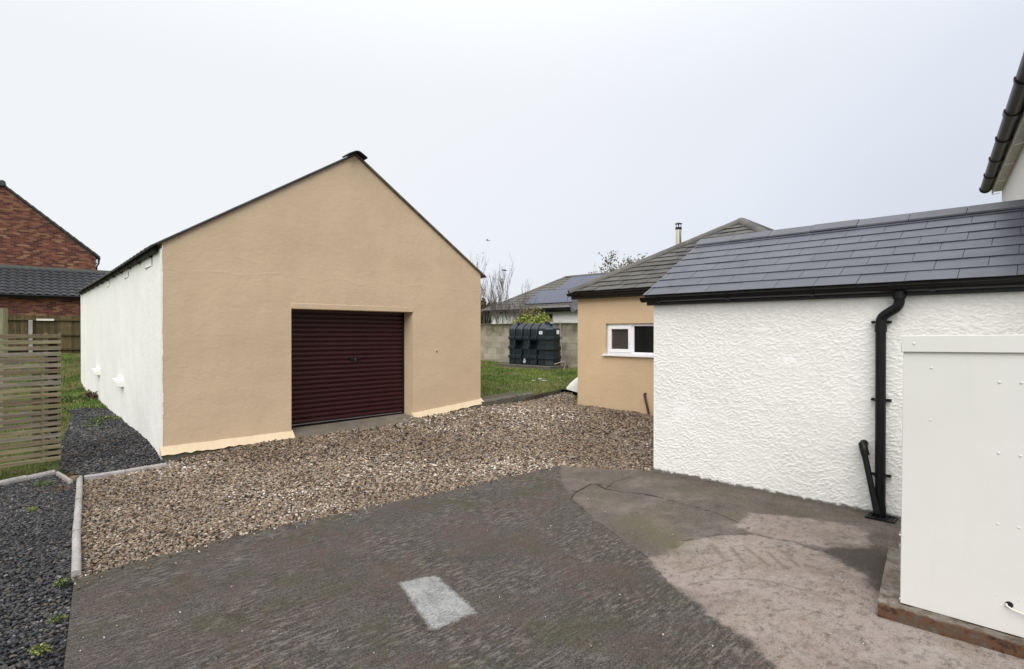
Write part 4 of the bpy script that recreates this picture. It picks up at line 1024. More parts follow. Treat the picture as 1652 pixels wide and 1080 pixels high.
# ------------------------------------------------------------------ tan bungalow wing
TO = Vector((1.325, 11.0))
bung = empty('bungalow', (TO.x, TO.y, 0), A_ANG, 'tan rendered bungalow wing with brown tiled hipped roof and white window', 'bungalow')
BH = 2.33; wx0, wx1, wz0, wz1 = .673, 1.86, 1.225, 1.81
mb = MB(); wallpoly(mb, [(0, 0), (4.7, 0), (4.7, BH), (0, BH)], [[(wx0, wz0), (wx1, wz0), (wx1, wz1), (wx0, wz1)]], 0, .3); mb.build('front_wall', TAN2, bung)
MB().box(0, .3, .302, 9, 0, BH).build('side_wall', TAN2, bung); MB().box(4.4, 4.7, .302, 9, 0, BH).build('side_wall', TAN2, bung)
MB().box(.302, 4.398, 8.7, 9, 0, BH).build('back_wall', TAN2, bung)
win = empty('window', (0, 0, 0)); win.parent = bung
def rect_frame(x0, x1, z0, z1, t, y0, y1, mat, par, name='window_frame'):
    mb = MB(); mb.box(x0, x1, y0, y1, z1 - t, z1); mb.box(x0, x1, y0, y1, z0, z0 + t); mb.box(x0, x0 + t, y0, y1, z0 + t, z1 - t); mb.box(x1 - t, x1, y0, y1, z0 + t, z1 - t)
    return mb.build(name, mat, par, bevel=.006)
xm = 1.238
rect_frame(wx0 + .005, wx1 - .005, wz0 + .003, wz1 - .005, .045, .05, .11, UPVC, win)
MB().box(xm - .028, xm + .028, .052, .108, wz0 + .05, wz1 - .052).build('mullion', UPVC, win, bevel=.004)
rect_frame(wx0 + .045, xm - .022, wz0 + .042, wz1 - .045, .06, .028, .07, UPVC, win, 'casement')
MB().box(wx0 + .1, xm - .08, .075, .085, wz0 + .1, wz1 - .1).build('pane', GLASS_O, win, smooth=False)
MB().box(xm + .028, wx1 - .05, .075, .085, wz0 + .05, wz1 - .052).build('pane', GLASS_D, win, smooth=False)
MB().box(xm - .05, xm - .035, .015, .03, 1.42, 1.52).build('window_handle', UPVC, win, bevel=.003)
MB().box(wx0 - .04, wx1 + .04, -.055, .05, wz0 - .035, wz0 + .003).build('window_sill', UPVC, win, bevel=.006)
e0x, e0y, ez, hs_, apz = -.10, -.12, 2.43, 2.447, 3.875
rise = apz - ez; sl2 = math.hypot(hs_, rise); eyt = Vector((0, hs_, rise)) / sl2
tiles(bung, (e0x, e0y, ez), (1, 0, 0), eyt, [(0, 0), (2 * hs_, 0), (hs_, sl2)], .30, sl2 / 15, .012, TILE, 'roof_tile', gap=.006, jit=.006)
nn = Vector((1, 0, 0)).cross(eyt)
MB().prism([Vector((e0x, e0y, ez)), Vector((e0x + 2*hs_, e0y, ez)), Vector((e0x + hs_, e0y + hs_, apz))], nn, -.03, -.002).build('roof_deck', DARKWOOD, bung, smooth=False)
ap = Vector((e0x + hs_, e0y + hs_, apz)); ape = Vector((e0x + hs_, 9.1, apz))
MB().prism([Vector((e0x, e0y, ez)), ap, ape, Vector((e0x, 9.1, ez))], (0, 0, 1), -.03, .02).build('roof_slope', TILE, bung, smooth=False)
MB().prism([Vector((e0x + 2*hs_, e0y, ez)), ap, ape, Vector((e0x + 2*hs_, 9.1, ez))], (0, 0, 1), -.03, .02).build('roof_slope', TILE, bung, smooth=False)
def caps(parent, a, b, r, mat, L=.38, name='hip_tile', th=.012):
    a = Vector(a); b = Vector(b); n = max(1, int((b - a).length / L)); d = (b - a) / n; dn = d.normalized()
    sx = dn.cross(Vector((0, 0, 1))).normalized(); u = sx.cross(dn)
    for k in range(n):
        p = a + d * k; pr = [p + sx * r * math.cos(t) + u * (r * .75 * math.sin(t) - r * .28) for t in np.linspace(.1, math.pi - .1, 7)]
        pr2 = [q - u * th for q in pr[::-1]]
        MB().prism(pr + pr2, d + u * .004, 0, 1.03).build(name, mat, parent)
caps(bung, (e0x - .02, e0y - .02, ez + .02), ap + Vector((0, 0, .03)), .105, TILE)
caps(bung, (e0x + 2*hs_ + .02, e0y - .02, ez + .02), ap + Vector((0, 0, .03)), .105, TILE)
caps(bung, ap + Vector((0, 0, .03)), ape, .11, TILE, name='ridge_tile')
MB().box(e0x + .02, e0x + 2*hs_ - .02, e0y + .01, e0y + .03, BH - .03, ez - .005).build('fascia', FASCIA, bung)
MB().box(e0x + .02, e0x + 2*hs_ - .02, e0y + .032, -.002, BH - .012, BH + .01).build('soffit', FASCIA, bung)
mb = MB()
for k in range(60): x = .02 + k * .055; mb.lathe([(.001, -.012), (.016, -.004), (.014, .01), (.001, .014)], (x, -.012, BH - .02 + random.uniform(-.004, .004)), 6)
mb.build('foam_seal', CREAMSOFF, bung)
gutter(bung, e0x - .02, e0x + 2 * hs_, e0y + .012, ez - .02, .052, BLACKPL)
# waste pipe low on the tan wall
def on_bung(px, py, y=0.0):
    o_ = Vector((TO.x + AN.x * y, TO.y + AN.y * y, 0)); r = ray(px, py); c = Vector((0, 0, CAMH)); n3 = Vector((AN.x, AN.y, 0))
    t = (o_ - c).dot(n3) / r.dot(n3); p = c + r * t; d = p - o_; return (d.x * AX.x + d.y * AX.y, p.z)
xa, za = on_bung(1040, 636, -.04); xb, zb = on_bung(1047.5, 664, -.08)
MB().tube(bez([(xa, .0, za), (xa, -.05, za), (xb, -.09, zb - .05)], .03), .022, 12).build('waste_pipe', basic('brown_plastic', (.05, .022, .016), .5), bung, ang=60)
# flue
fx, fy = 1.25, 2.55
rx_z = ez + (fx - e0x) * rise / hs_
fz0 = rx_z - .1
p = W(1094.5, 366, 11.9); d = Vector((p.x - TO.x, p.y - TO.y)); fx, fy = d.dot(AX), d.dot(AN); rx_z = ez + (fx - e0x) * rise / hs_; ztop = p.z
MB().tube([(fx, fy, rx_z - .15), (fx, fy, ztop - .05)], .062, 20).build('flue_pipe', FLUEM, bung, ang=60)
mb = MB(); mb.lathe([(.001, .0), (.075, -.02), (.078, -.03), (.001, -.035)], (fx, fy, ztop + .085), 18)
for k in range(4): a_ = k * math.pi / 2 + .4; mb.bar((fx + .05*math.cos(a_), fy + .05*math.sin(a_), ztop - .05), (fx + .05*math.cos(a_), fy + .05*math.sin(a_), ztop + .06), .01, .01)
mb.tube([(fx, fy, ztop - .07), (fx, fy, ztop - .02)], .068, 18); mb.build('flue_cowl', BLACKPAINT, bung, ang=60)
# satellite dish on the left wall of the wing
dish = empty('satellite_dish', (0, 0, 0), 0, 'dark grey satellite dish fixed beside the corner of the tan wing', 'satellite dish')
c = W(931, 487, 11.45); dish.location = c
nrm = Vector((-.75, -.35, .35)).normalized(); q = nrm.to_track_quat('Z', 'Y')
mb = MB(); vs = []; fs = []; 
for i in range(7):
    for j in range(24):
        r_ = .24 * i / 6; a_ = 2*math.pi*j/24; v_ = q @ Vector((r_*math.cos(a_)*.9, r_*math.sin(a_), -.06 + .06*(i/6)**2)); vs.append(v_)
for i in range(6):
    for j in range(24): a_ = i*24 + j; b_ = i*24 + (j+1) % 24; fs.append((a_, b_, b_+24, a_+24))
mb.add(vs, fs); o = mb.build('reflector', basic('dark_grey_metal', (.10, .105, .12), .5), dish, ang=60, fix=False); sm = o.modifiers.new('s', 'SOLIDIFY'); sm.thickness = .006
MB().tube([q @ Vector((0, -.2, 0)), q @ Vector((0, -.1, .22)), q @ Vector((0, 0, .25))], .012, 8).build('receiver_arm', METAL, dish)
MB().tube([q @ Vector((0, 0, -.06)), Vector((.12, .02, -.05)), Vector((.30, .12, -.05))], .018, 8).build('wall_mount', METAL, dish)

# white tapered thing lying behind the corner
p0 = W(926, 634, 11.95); p0.z = .27
mb = MB(); vs = []; fs = []; ns_ = 9
for k in range(ns_ + 1):
    t = k / ns_; wdt = .03 + .22 * math.sin(min(1, t * 1.1) * math.pi / 2); ht = .24 + .62 * t ** .8; zb = .20 * (1 - t) ** 1.4
    for a_ in np.linspace(0, math.pi, 9): vs.append((-.20 + t * .9, -wdt * math.cos(a_) , zb + (ht - zb) * (math.sin(a_) ** .7)))
for k in range(ns_):
    for i in range(8): a_ = k*9 + i; fs.append((a_, a_+1, a_+10, a_+9))
    fs.append((k*9 + 8, k*9, k*9 + 9, k*9 + 17))
fs += [tuple(range(9))[::-1], tuple(ns_*9 + i for i in range(9))]
mb.add(vs, fs); o = mb.build('sack', basic('white_woven_plastic', (.78, .8, .76), .5, .06, bs=20, bstr=.4, bd=.02), None, ang=70)
o.location = (p0.x + .03, p0.y, .20); o.rotation_euler = (0, 0, R(12)); tag(o, 'white bulging sack lying behind the corner of the tan wing', 'sack')

# ------------------------------------------------------------------ lawn
lp = [(SO + SA * 5.4 + SN * .0)[:], g2(858, 646), g2(880, 640), g2(905, 634), (1.9, 12.6), (6.5, 14.5), (9, 26), (-6, 34), (-9, 24), (-2.6, 14)]
zl = lambda x, y: np.interp(y, [k for k, _ in LW], [v for _, v in LW]) + (fbm(x * 1.2, y * 1.2, 61) - .5) * .05 - .02
flat_poly('lawn', lp, zl, LAWNM, .25)
mb = MB()
for i in range(3):
    a = Vector(lp[i if i else 0]); b = Vector(lp[i + 1]); n = 10
    for k in range(n):
        p = a.lerp(b, k / n); q_ = a.lerp(b, (k + 1) / n); zp = float(zl(np.array([p.x]), np.array([p.y]))[0]); zq = float(zl(np.array([q_.x]), np.array([q_.y]))[0])
        j = random.uniform(0, .03); mb.add([(p.x, p.y - .0, zp), (q_.x, q_.y, zq), (q_.x + .01, q_.y - .05 - j, .12), (p.x + .01, p.y - .05 - j, .12)], [(0, 1, 2, 3)])
flat_poly('soil_strip', [lp[0], g2(858, 646), (SO + SA * 6.7 + SN * .75)[:], (SO + SA * 5.4 + SN * .85)[:]], lambda x, y: zl(x, y) + .006 - .02 * np.clip(((x - SO.x) * SN.x + (y - SO.y) * SN.y - .45) * 4, 0, 1), conc('bare_soil', (.11, .08, .055), .4), .1)
o = mb.build('soil_edge', conc('dark_soil', (.06, .045, .032), .6)); o['kind'] = 'stuff'
def blades(name, poly, dens, hmin, hmax, zfun, mat, keep=None, wd=.004, dead=None):
    P = np.array(poly); x0, y0 = P.min(0); x1, y1 = P.max(0); n = int((x1-x0)*(y1-y0)*dens); x = rng.uniform(x0, x1, n); y = rng.uniform(y0, y1, n)
    k = inpoly(x, y, poly) & (np.abs(x) < .99 * y + .5)
    if keep is not None: k &= keep(x, y)
    x, y = x[k], y[k]; n = len(x); h = rng.uniform(hmin, hmax, n) * (.5 + fbm(x * 2.3, y * 2.3, 71)); 
    bv = np.array([[[-1, 0, 0], [1, 0, 0], [0, .7, 1]]], float); bf = np.array([[0, 1, 2]])
    s = np.stack([np.full(n, wd) * rng.uniform(.7, 1.6, n) * np.clip(y / 8, 1, 2.2), h * rng.uniform(.3, 1.1, n), h], -1)
    sid = np.clip(fbm(x * 1.4, y * 1.4, 77) * 1.0 - .02 + rng.normal(0, .16, n), 0, 1)
    if dead is not None: sid = dead(x, y, sid)
    o = mass(name, bv, bf, np.stack([x, y, zfun(x, y) - .005], -1), rotmats(n, .25), s, mat, sid, True); o['kind'] = 'stuff'; return o
vis_r = lambda x, y: (x / y > -.075) & (x / y < .135) & (y < 22) & (sdist(x, y, lp) < -.03) & ~((fbm(x * 1.6, y * 1.6, 83) > .60) & (rng.uniform(0, 1, len(x)) < .6)) & (((x - SO.x) * SN.x + (y - SO.y) * SN.y > .55) | (x > .5))
dd = lambda x, y, s: np.where(rng.uniform(0, 1, len(x)) < np.clip((fbm(x * .9, y * .7, 88) - .45) * 2.5, 0, .6), rng.uniform(.75, 1, len(x)), s * .85)
blades('grass', lp, 2600, .03, .075, zl, GRASSM, vis_r, dead=dd)
zg = lambda x, y: npz(x, y) - .07
lgp = [(-5.6, 6.3), (-9, 4.5), (-14, 9), (-22, 20), (-13, 22), (-10.5, 15.5), (-9.6, 12.3), (-8.3, 10.4), (-6.2, 7.7)]
zlg = lambda x, y: npz(x, y) - .075
vis_l = lambda x, y: (x / y < -.76) & (x / y > -1.02) & (y < 20.5)
ddl = lambda x, y, q: np.where(rng.uniform(0, 1, len(x)) < np.clip((fbm(x * 1.2, y * 1.2, 99) - .42) * 3 + np.clip((y - 14) / 8, 0, .4), 0, .8), rng.uniform(.78, 1, len(x)), q * .75)
blades('grass', lgp, 3600, .03, .075, zlg, GRASSM, vis_l, .0035, dead=ddl)
bankp = [(-6.6, 10.2), (-9.6, 11.8), (-16, 19.5), (-13.5, 21), (-11, 15), (-9.4, 13.0)]
# tongue of grass creeping over the chippings
blades('grass', [(-8.6, 10.6), (-9.8, 11.8), (-10.4, 13.4), (-9.2, 13.2), (-8.4, 11.9), (-7.9, 10.9)], 2500, .04, .12, lambda x, y: zdk(x, y), GRASSM, None, .005)

# leafy clumps
LQ = np.array([[[-.35, 0, 0], [.35, 0, 0], [.5, .6, .08], [-.5, .6, .08], [0, 1.1, 0]]]); LQF = np.array([[0, 1, 2], [0, 2, 3], [3, 2, 4]])
def leaves(name, cen, rad, n, size, mat, parent=None, shell=.4, seed=1, flatz=False, smin=0, smax=1):
    r_ = np.random.default_rng(seed); d = r_.normal(size=(n, 3)); d /= np.linalg.norm(d, axis=1)[:, None]
    rr_ = (shell + (1 - shell) * r_.uniform(0, 1, n)) ** .7; lob = .72 + .5 * fbm(d[:, 0] * 2.2 + seed, d[:, 2] * 2.2 + d[:, 1], seed)
    p = d * rr_[:, None] * lob[:, None] * np.array(rad)
    if flatz: p[:, 2] = np.abs(p[:, 2])
    p = p + np.array(cen); s = size * r_.uniform(.6, 1.4, n)
    return mass(name, LQ, LQF, p, rotmats(n), np.stack([s, s, s], -1), mat, np.clip(r_.uniform(smin, smax, n), 0, 1), True, parent)
def weed(pos, rad, n, size, mat, label, cat='weed', seed=3, h=.12, name='weed'):
    P = Vector(pos); root = empty(name, P, 0, label, cat)
    leaves('leaf_clump', (0, 0, .01), (rad[0], rad[1], h), n, size, mat, root, .15, seed, True)['kind'] = 'stuff'
    mb = MB()
    for k in range(7): a_ = random.uniform(0, 6.28); rr_ = random.uniform(.2, .9); mb.tube([(0, 0, -.03), (rad[0]*rr_*math.cos(a_)*.5, rad[1]*rr_*math.sin(a_)*.5, h*.4), (rad[0]*rr_*math.cos(a_), rad[1]*rr_*math.sin(a_), h*.7)], .003, 5)
    mb.build('stem', LEAF_STEM, root); return root
LEAF_STEM = basic('green_stem', (.07, .10, .03), .7)
weed(G(171, 681), (.30, .26), 700, .024, LEAF_W, 'bright green weed patch in the dark path beside the white wall', seed=4, h=.09)
weed(G(150, 690), (.2, .2), 90, .03, LEAF_W, 'thin trailing weed left of the bright patch on the dark path', seed=5, h=.04)
weed(G(118, 652), (.42, .3), 1100, .032, LEAF_W, 'large leafy weed patch at the far end of the dark path', seed=6, h=.16)
weed(G(147, 648), (.25, .25), 600, .03, LEAF_R, 'reddish dead weed against the far foot of the white wall', seed=8, h=.22)
weed(G(205, 706), (.3, .2), 80, .02, LEAF_W, 'sparse small weeds near the middle of the dark path', seed=9, h=.03)
weed(G(98, 946), (.05, .05), 90, .011, LEAF_W, 'small tuft at the left corner of the concrete yard', seed=10, h=.04)
weed(G(92, 1004), (.05, .05), 90, .010, LEAF_W, 'small yellow weed beside the yard edge below the corner tuft', seed=12, h=.03)
weed(G(62, 1056), (.06, .05), 80, .010, LEAF_Y, 'pale seedling in the near dark gravel', seed=13, h=.03)
weed(G(70, 783), (.14, .1), 220, .012, LEAF_W, 'low moss-like weed in dark gravel below the sandy kerb', seed=14, h=.03)
weed(G(50, 824), (.06, .06), 70, .009, LEAF_Y, 'tiny yellowish seedling in the middle of the dark gravel', seed=15, h=.02)
# brown litter on the chippings
def litter(name, spots, n, mat, size, label):
    ps = []; 
    for (px, py, rx) in spots:
        g = G(px, py); k = n // len(spots); x = rng.normal(g.x, rx, k); y = rng.normal(g.y, rx, k); ps.append(np.stack([x, y, zdk(x, y) + .018], -1))
    p = np.concatenate(ps); m_ = len(p); s = size * rng.uniform(.5, 1.5, m_)
    o = mass(name, LQ, LQF, p, rotmats(m_, .35), np.stack([s, s, s], -1), mat, rng.uniform(0, 1, m_), True); o['kind'] = 'stuff'; return o
litter('leaf_litter', [(180, 712, .18), (125, 735, .16), (150, 722, .2), (105, 738, .12), (170, 700, .16), (105, 790, .05), (95, 786, .05), (110, 752, .08), (115, 765, .05)], 1300, LEAF_D, .012, '')
def flecks():
    n = 85; px = rng.uniform(110, 1400, n); py = rng.uniform(800, 1075, n); P = []
    for a, b in zip(px, py):
        p = G(a, b); 
        if p.x < 1.5 + (6.4 - p.y) and polydist(np.array([p.x]), np.array([p.y]), GE, False)[0] > .08 and b > 936 - (a - 118) * .235 + 8: P.append((p.x, p.y, .010 + .03 * min(1, max(0, (p.x - 1.2) / 1.5))))
    for a, b in ((1264, 917), (1439, 836), (1441, 833), (884, 856), (895, 873)):
        p = G(a, b); P.append((p.x, p.y, .03 if a > 1200 else .012))
    for k in range(170):      # pebbles kicked on to the edge of the slab
        i = random.randrange(len(GE) - 1); t = random.random(); d = abs(random.gauss(0, .09)) + .01
        P.append((GE[i][0] + (GE[i+1][0] - GE[i][0]) * t + EL.x * d, GE[i][1] + (GE[i+1][1] - GE[i][1]) * t + EL.y * d, .010))
    P = np.array(P); m_ = len(P); s = rng.uniform(.002, .0055, m_); s[-170:] = rng.uniform(.004, .009, 170)
    o = mass('stone_flecks', SHARP, IF, P, rotmats(m_), np.stack([s * 1.5, s, s * .6], -1), PEBBLE, np.where((rng.uniform(0, 1, m_) < .5) & (np.arange(m_) < m_ - 170), .97, rng.uniform(0, .95, m_)), True); o['kind'] = 'stuff'
flecks()

# ------------------------------------------------------------------ oil tank on its slab
TKO = Vector((1.17, 17.0)); fz = .59
slab = MB(); slab.add([(-2.25, -.14, -.3), (.10, -.14, -.3), (.10, .82, -.3), (-2.25, .82, -.3), (-2.25, -.14, 0), (.10, -.14, 0), (.10, .82, 0), (-2.25, .82, 0)], [(0,3,2,1),(4,5,6,7),(0,1,5,4),(1,2,6,5),(2,3,7,6),(3,0,4,7)])
o = slab.build('tank_slab', CONC_DK, bevel=.02); o.location = (TKO.x, TKO.y, fz); o.rotation_euler = (0, 0, A_ANG); tag(o, 'mossy concrete slab under the dark oil tank', 'slab')
tank = empty('oil_tank', (TKO.x, TKO.y, fz + .002), A_ANG, 'dark green ribbed plastic oil tank in front of the block wall', 'oil tank')
TD, TH = .68, 1.34
def ring_seg(x0, x1, z0, z1, yf=0.0, cl=.03, cr_=.03, endr=False, zr=None, parent=tank, name='tank_rib', top=True):
    """one rib: lofted chamfered rectangle with three proud bands and sloping shoulders"""
    zs = [(z0, 0), (z0 + .02, .012)]
    for zb in (.28, .58, .90):
        if z0 + .06 < zb < z1 - .06: zs += [(zb - .085, .0), (zb - .075, .05), (zb + .008, .05), (zb + .034, -.004)]
    if top: zs += [(z1 - .20, .01), (z1 - .17, .0), (z1 - .03, -.16), (z1, -.22)]
    else: zs += [(z1 - .02, .01), (z1, -.03)]
    zs = sorted([q_ for q_ in zs if z0 <= q_[0] <= z1], key=lambda q_: q_[0])
    mb = MB(); vs = []
    for z, off in zs:
        o1 = off if off > 0 else off; ox = off if endr else min(off, .0) * .12
        xa, xb_ = x0 - (min(ox, .0) if endr and x0 < -1.7 else ox if False else min(off, 0) * .1 * 0), x1 + (ox if endr else 0)
        ya, yb_ = yf - o1, TD + o1
        c1 = cl; c2 = cr_
        vs += [(xa + c1, ya, z), (xb_ - c2, ya, z), (xb_, ya + c2, z), (xb_, yb_ - c2, z), (xb_ - c2, yb_, z), (xa + c1, yb_, z), (xa, yb_ - c1, z), (xa, ya + c1, z)]
    n = len(zs); fs = [(k*8+i, k*8+(i+1) % 8, (k+1)*8+(i+1) % 8, (k+1)*8+i) for k in range(n-1) for i in range(8)] + [tuple(range(8))[::-1], tuple((n-1)*8+i for i in range(8))]
    return mb.add(vs, fs).build(name, TANKM, parent, ang=28)
segs = [(-1.79, -1.515), (-1.465, -1.185), (-1.135, -.865), (-.815, -.535)]
MB().box(-1.72, -.25, .22, TD - .2, .02, 1.10).build('tank_core', TANKM, tank)
for k, (a, b) in enumerate(segs):
    if k in (1, 3):
        ring_seg(a, b, .78, TH); ring_seg(a + .0, b, 0, .50, -.03, top=False, name='tank_pocket')
    else: ring_seg(a, b, 0, TH)
ring_seg(-.49, 0, 0, TH, 0, .03, .17, True, name='tank_end')
for x, y, r_ in ((-1.55, .3, .11), (-.34, .34, .13)): MB().lathe([(r_ + .02, 0), (r_ + .02, .015), (r_, .02), (r_, .055), (r_ * .9, .065)], (x, y, TH - .02), 20).build('filler_lid', TANKM, tank, ang=40)
MB().lathe([(.06, 0), (.06, .05), (.05, .06)], (-.16, .3, TH - .02), 14).build('vent_cap', basic('grey_plastic', (.3, .31, .33), .5), tank)
MB().tube([(-.95, .34, TH - .05), (-.95, .34, TH + .06)], .012, 8).build('vent_pipe', BLACKPL, tank)
STK = basic('white_label', (.75, .77, .8), .5, .05); INK = basic('grey_print', (.3, .32, .36), .6)
o = MB().box(-.43, -.29, -.008, -.0045, .985, 1.085).build('sticker', STK, tank); MB().box(-.385, -.335, -.0105, -.0085, 1.02, 1.055).build('sticker_print', INK, o)
MB().box(.012, .016, .33, .46, .99, 1.12).build('sticker', STK, tank)
o = MB().tube([(-1.0, -.05, .10), (-1.0, -.09, .10)], .05, 14).build('outlet_gauge', basic('pale_grey_plastic', (.45, .47, .5), .4), tank); MB().tube([(-1.0, -.07, .14), (-1.0, -.07, .20)], .03, 10).build('gauge_neck', o.data.materials[0], tank)
tf = lambda x, y: (TKO.x + AX.x * x + AN.x * y, TKO.y + AX.y * x + AN.y * y)
a = tf(.14, .45); o = MB().tube([(0, 0, -.02), (-.03, 0, .7), (-.07, .01, 1.42)], .012, 7).build('thin_pole', basic('grey_galvanised', (.3, .29, .26), .6)); o.location = (a[0], a[1], fz); tag(o, 'thin leaning grey pole beside the right end of the oil tank', 'pole')
a = tf(.42, .12); mb = MB(); pts = [(-.25, .05, .06), (-.1, 0, .11), (0, .0, .16), (.07, 0, .14), (.09, .01, .04), (.05, .02, -.08), (.02, 0, -.14), (.07, 0, -.17)]
sm_ = []
for i in range(len(pts) - 1):
    for k in range(5): sm_.append(Vector(pts[i]).lerp(Vector(pts[i+1]), k / 5))
mb.tube(sm_, .014, 8); o = mb.build('hose', basic('pale_hose', (.32, .29, .25), .6, .4, 14)); o.location = (a[0], a[1], fz); tag(o, 'looped pale hose at the right foot of the oil tank', 'hose')
# pale rubble on the lawn
for k, (px, py, r_, lb) in enumerate(((861, 612.5, .035, 'leftmost pale stone lying on the lawn'), (872, 611, .05, 'flat grey stone in the middle of the lawn'), (878, 613, .045, 'pale stone right of the flat grey one on the lawn'), (903, 609, .022, 'small pale stone farthest right on the lawn'))):
    p = W(px, py, 1); 
    Yv = F * (CAMH - .43) / (py - YH); x = (px - CX) / F * Yv
    bm = bmesh.new(); bmesh.ops.create_icosphere(bm, subdivisions=2, radius=r_)
    for v in bm.verts: v.co *= random.uniform(.82, 1.12)
    me = bpy.data.meshes.new('stone'); bm.to_mesh(me); bm.free(); o = link('stone', me, EDGING); o.scale = (1.7, 1, .55); o.location = (x, Yv, float(zl(np.array([x]), np.array([Yv]))[0]) + .03); tag(o, lb, 'stone', 'pale stones on the lawn')

# ------------------------------------------------------------------ block wall
BW = Vector((-1.217, 21.0)); bw = empty('block_wall', (BW.x, BW.y, 0), A_ANG, 'weathered concrete block wall at the back of the lawn', 'wall')
bz0 = .40; bh = .222; rows = 7; bwth = .15; blockmeshes = []
for k in range(6):
    m_ = MB(); j = lambda: random.uniform(-.004, .004)
    m_.add([(.004+j(), j(), .004), (.436+j(), j(), .004), (.436, bwth, .004), (.004, bwth, .004), (.004+j(), j(), .211+j()), (.436+j(), j(), .211+j()), (.436, bwth, .211), (.004, bwth, .211)], [(0,3,2,1),(4,5,6,7),(0,1,5,4),(1,2,6,5),(2,3,7,6),(3,0,4,7)])
    o = m_.build('block', BLOCK, bw, smooth=False); blockmeshes.append(o.data); o.location = (-3 + .44 * k, 0, bz0)
first = True
for r_ in range(rows):
    for k in range(-7, 17):
        if r_ == 0 and -7 <= k <= -2: continue
        x = k * .44 + (r_ % 2) * .22
        o = link('block', blockmeshes[random.randrange(6)], BLOCK, bw); o.location = (x, random.uniform(-.003, .003), bz0 + r_ * bh * .988)
MB().box(-3.3, 7.6, .006, bwth - .004, bz0 - .2, bz0 + rows * bh * .988 - .004).build('mortar', BLOCK, bw, smooth=False)
lumpy_bar(-3.2, 7.6, -.03, .18, bz0 + rows*bh*.988 - .003, bz0 + rows*bh*.988 + .022, bz0 + rows*bh*.988 + .022, 90, .012).build('mossy_coping', conc('mossy_top', (.13, .12, .075), .8, (.07, .08, .03)), bw)

# ------------------------------------------------------------------ neighbour bungalow with solar panels
NO = Vector((-1.64, 30.0)); nb = empty('neighbour_bungalow', (NO.x, NO.y, 0), A_ANG, 'white bungalow with solar panels behind the block wall', 'bungalow')
NL, NH, NR, NE = 12.0, 3.26, 4.65, 2.80
MB().box(.35, NL, .35, 6.1, .3, NE - .08).build('wall', WHITE_FAR, nb)
MB().box(.02, NL, .03, .34, NE - .16, NE - .10).build('soffit', FASCIA, nb)
gutter(nb, .0, NL, .0, NE - .04, .07, BLACKPL, br=1.5); MB().box(0.02, NL, .003, .03, NE - .17, NE - .02).build('fascia', FASCIA, nb)
nlen = math.hypot(NH, NR - NE); eyn = Vector((0, NH, NR - NE)) / nlen; nnn = Vector((1, 0, 0)).cross(eyn)
pf = [(0, 0), (NL, 0), (NL, nlen), (NH, nlen)]
tiles(nb, (0, 0, NE), (1, 0, 0), eyn, pf, .33, nlen / 12, .014, TILEFAR, 'roof_tiles', joined=True, gap=.008)
MB().prism([Vector((p[0], 0, NE)) + eyn * p[1] for p in pf], nnn, -.05, -.004).build('roof_deck', DARKWOOD, nb, smooth=False)
MB().prism([Vector((0, 0, NE)), Vector((NH, NH, NR)), Vector((0, 2*NH, NE))], (0, 0, 1), -.04, .01).build('roof_slope', TILEFAR, nb, smooth=False)
MB().prism([Vector((0, 2*NH, NE)), Vector((NH, NH, NR)), Vector((NL, NH, NR)), Vector((NL, 2*NH, NE))], (0, 0, 1), -.04, .01).build('roof_slope', TILEFAR, nb, smooth=False)
caps(nb, (0, 0, NE + .02), (NH, NH, NR + .03), .11, TILEFAR, .42); caps(nb, (NH, NH, NR + .03), (NL, NH, NR + .03), .12, TILEFAR, .42, 'ridge_tile')
def on_nroof(px, py, off=.10):
    o3 = Vector((NO.x, NO.y, NE)); ex3 = Vector((AX.x, AX.y, 0)); ey3 = Vector((AN.x * eyn.y, AN.y * eyn.y, eyn.z)); n3 = ex3.cross(ey3); o3 = o3 + n3 * off
    r = ray(px, py); c = Vector((0, 0, CAMH)); t = (o3 - c).dot(n3) / r.dot(n3); d = c + r * t - o3; return d.dot(ex3), d.dot(ey3)
u0, v0 = on_nroof(852, 490.5); u1, _ = on_nroof(871, 488.7); u2, _ = on_nroof(896, 487.6); _, v1 = on_nroof(891, 468.3); _, v2 = on_nroof(913, 449.5); uT, _ = on_nroof(894.5, 468)
pw = (u2 - u1); ph = (v1 - v0)
rows_ = [(u1 - pw, v0, 6), (u1, v0 + ph + .02, 4)]
for (us, vs_, cnt) in rows_:
    for k in range(cnt):
        a = us + k * pw; hgt = ph if vs_ == v0 else min(ph, nlen - .18 - vs_)
        q_ = [Vector((x, 0, NE)) + eyn * y for x, y in ((a + .004, vs_), (a + pw - .004, vs_), (a + pw - .004, vs_ + hgt), (a + .004, vs_ + hgt))]
        o = MB().prism(q_, nnn, .06, .098).build('solar_panel', SOLARFR, nb, smooth=False)
        q2 = [Vector((x, 0, NE)) + eyn * y for x, y in ((a + .035, vs_ + .025), (a + pw - .035, vs_ + .025), (a + pw - .035, vs_ + hgt - .025), (a + .035, vs_ + hgt - .025))]
        MB().prism(q2, nnn, .097, .101).build('solar_cells', SOLAR, o, smooth=False)
def on_nwall(px, py):
    o3 = Vector((NO.x + AN.x * .35, NO.y + AN.y * .35, 0)); n3 = Vector((AN.x, AN.y, 0)); r = ray(px, py); c = Vector((0, 0, CAMH)); t = (o3 - c).dot(n3) / r.dot(n3); p = c + r * t; d = p - o3
    return d.x * AX.x + d.y * AX.y, p.z
for (xa, xb, yt) in ((873.5, 891.5, 507.5), (845, 862, 508.5), (772, 783, 505)):
    x0_, z1_ = on_nwall(xa, yt); x1_, _ = on_nwall(xb, yt); 
    f_ = rect_frame(x0_, x1_, z1_ - .9, z1_, .06, .30, .36, FASCIA if xa > 800 else DARKWOOD, nb, 'window'); MB().box(x0_ + .06, x1_ - .06, .335, .345, z1_ - .84, z1_ - .06).build('pane', GLASS_D, f_, smooth=False)

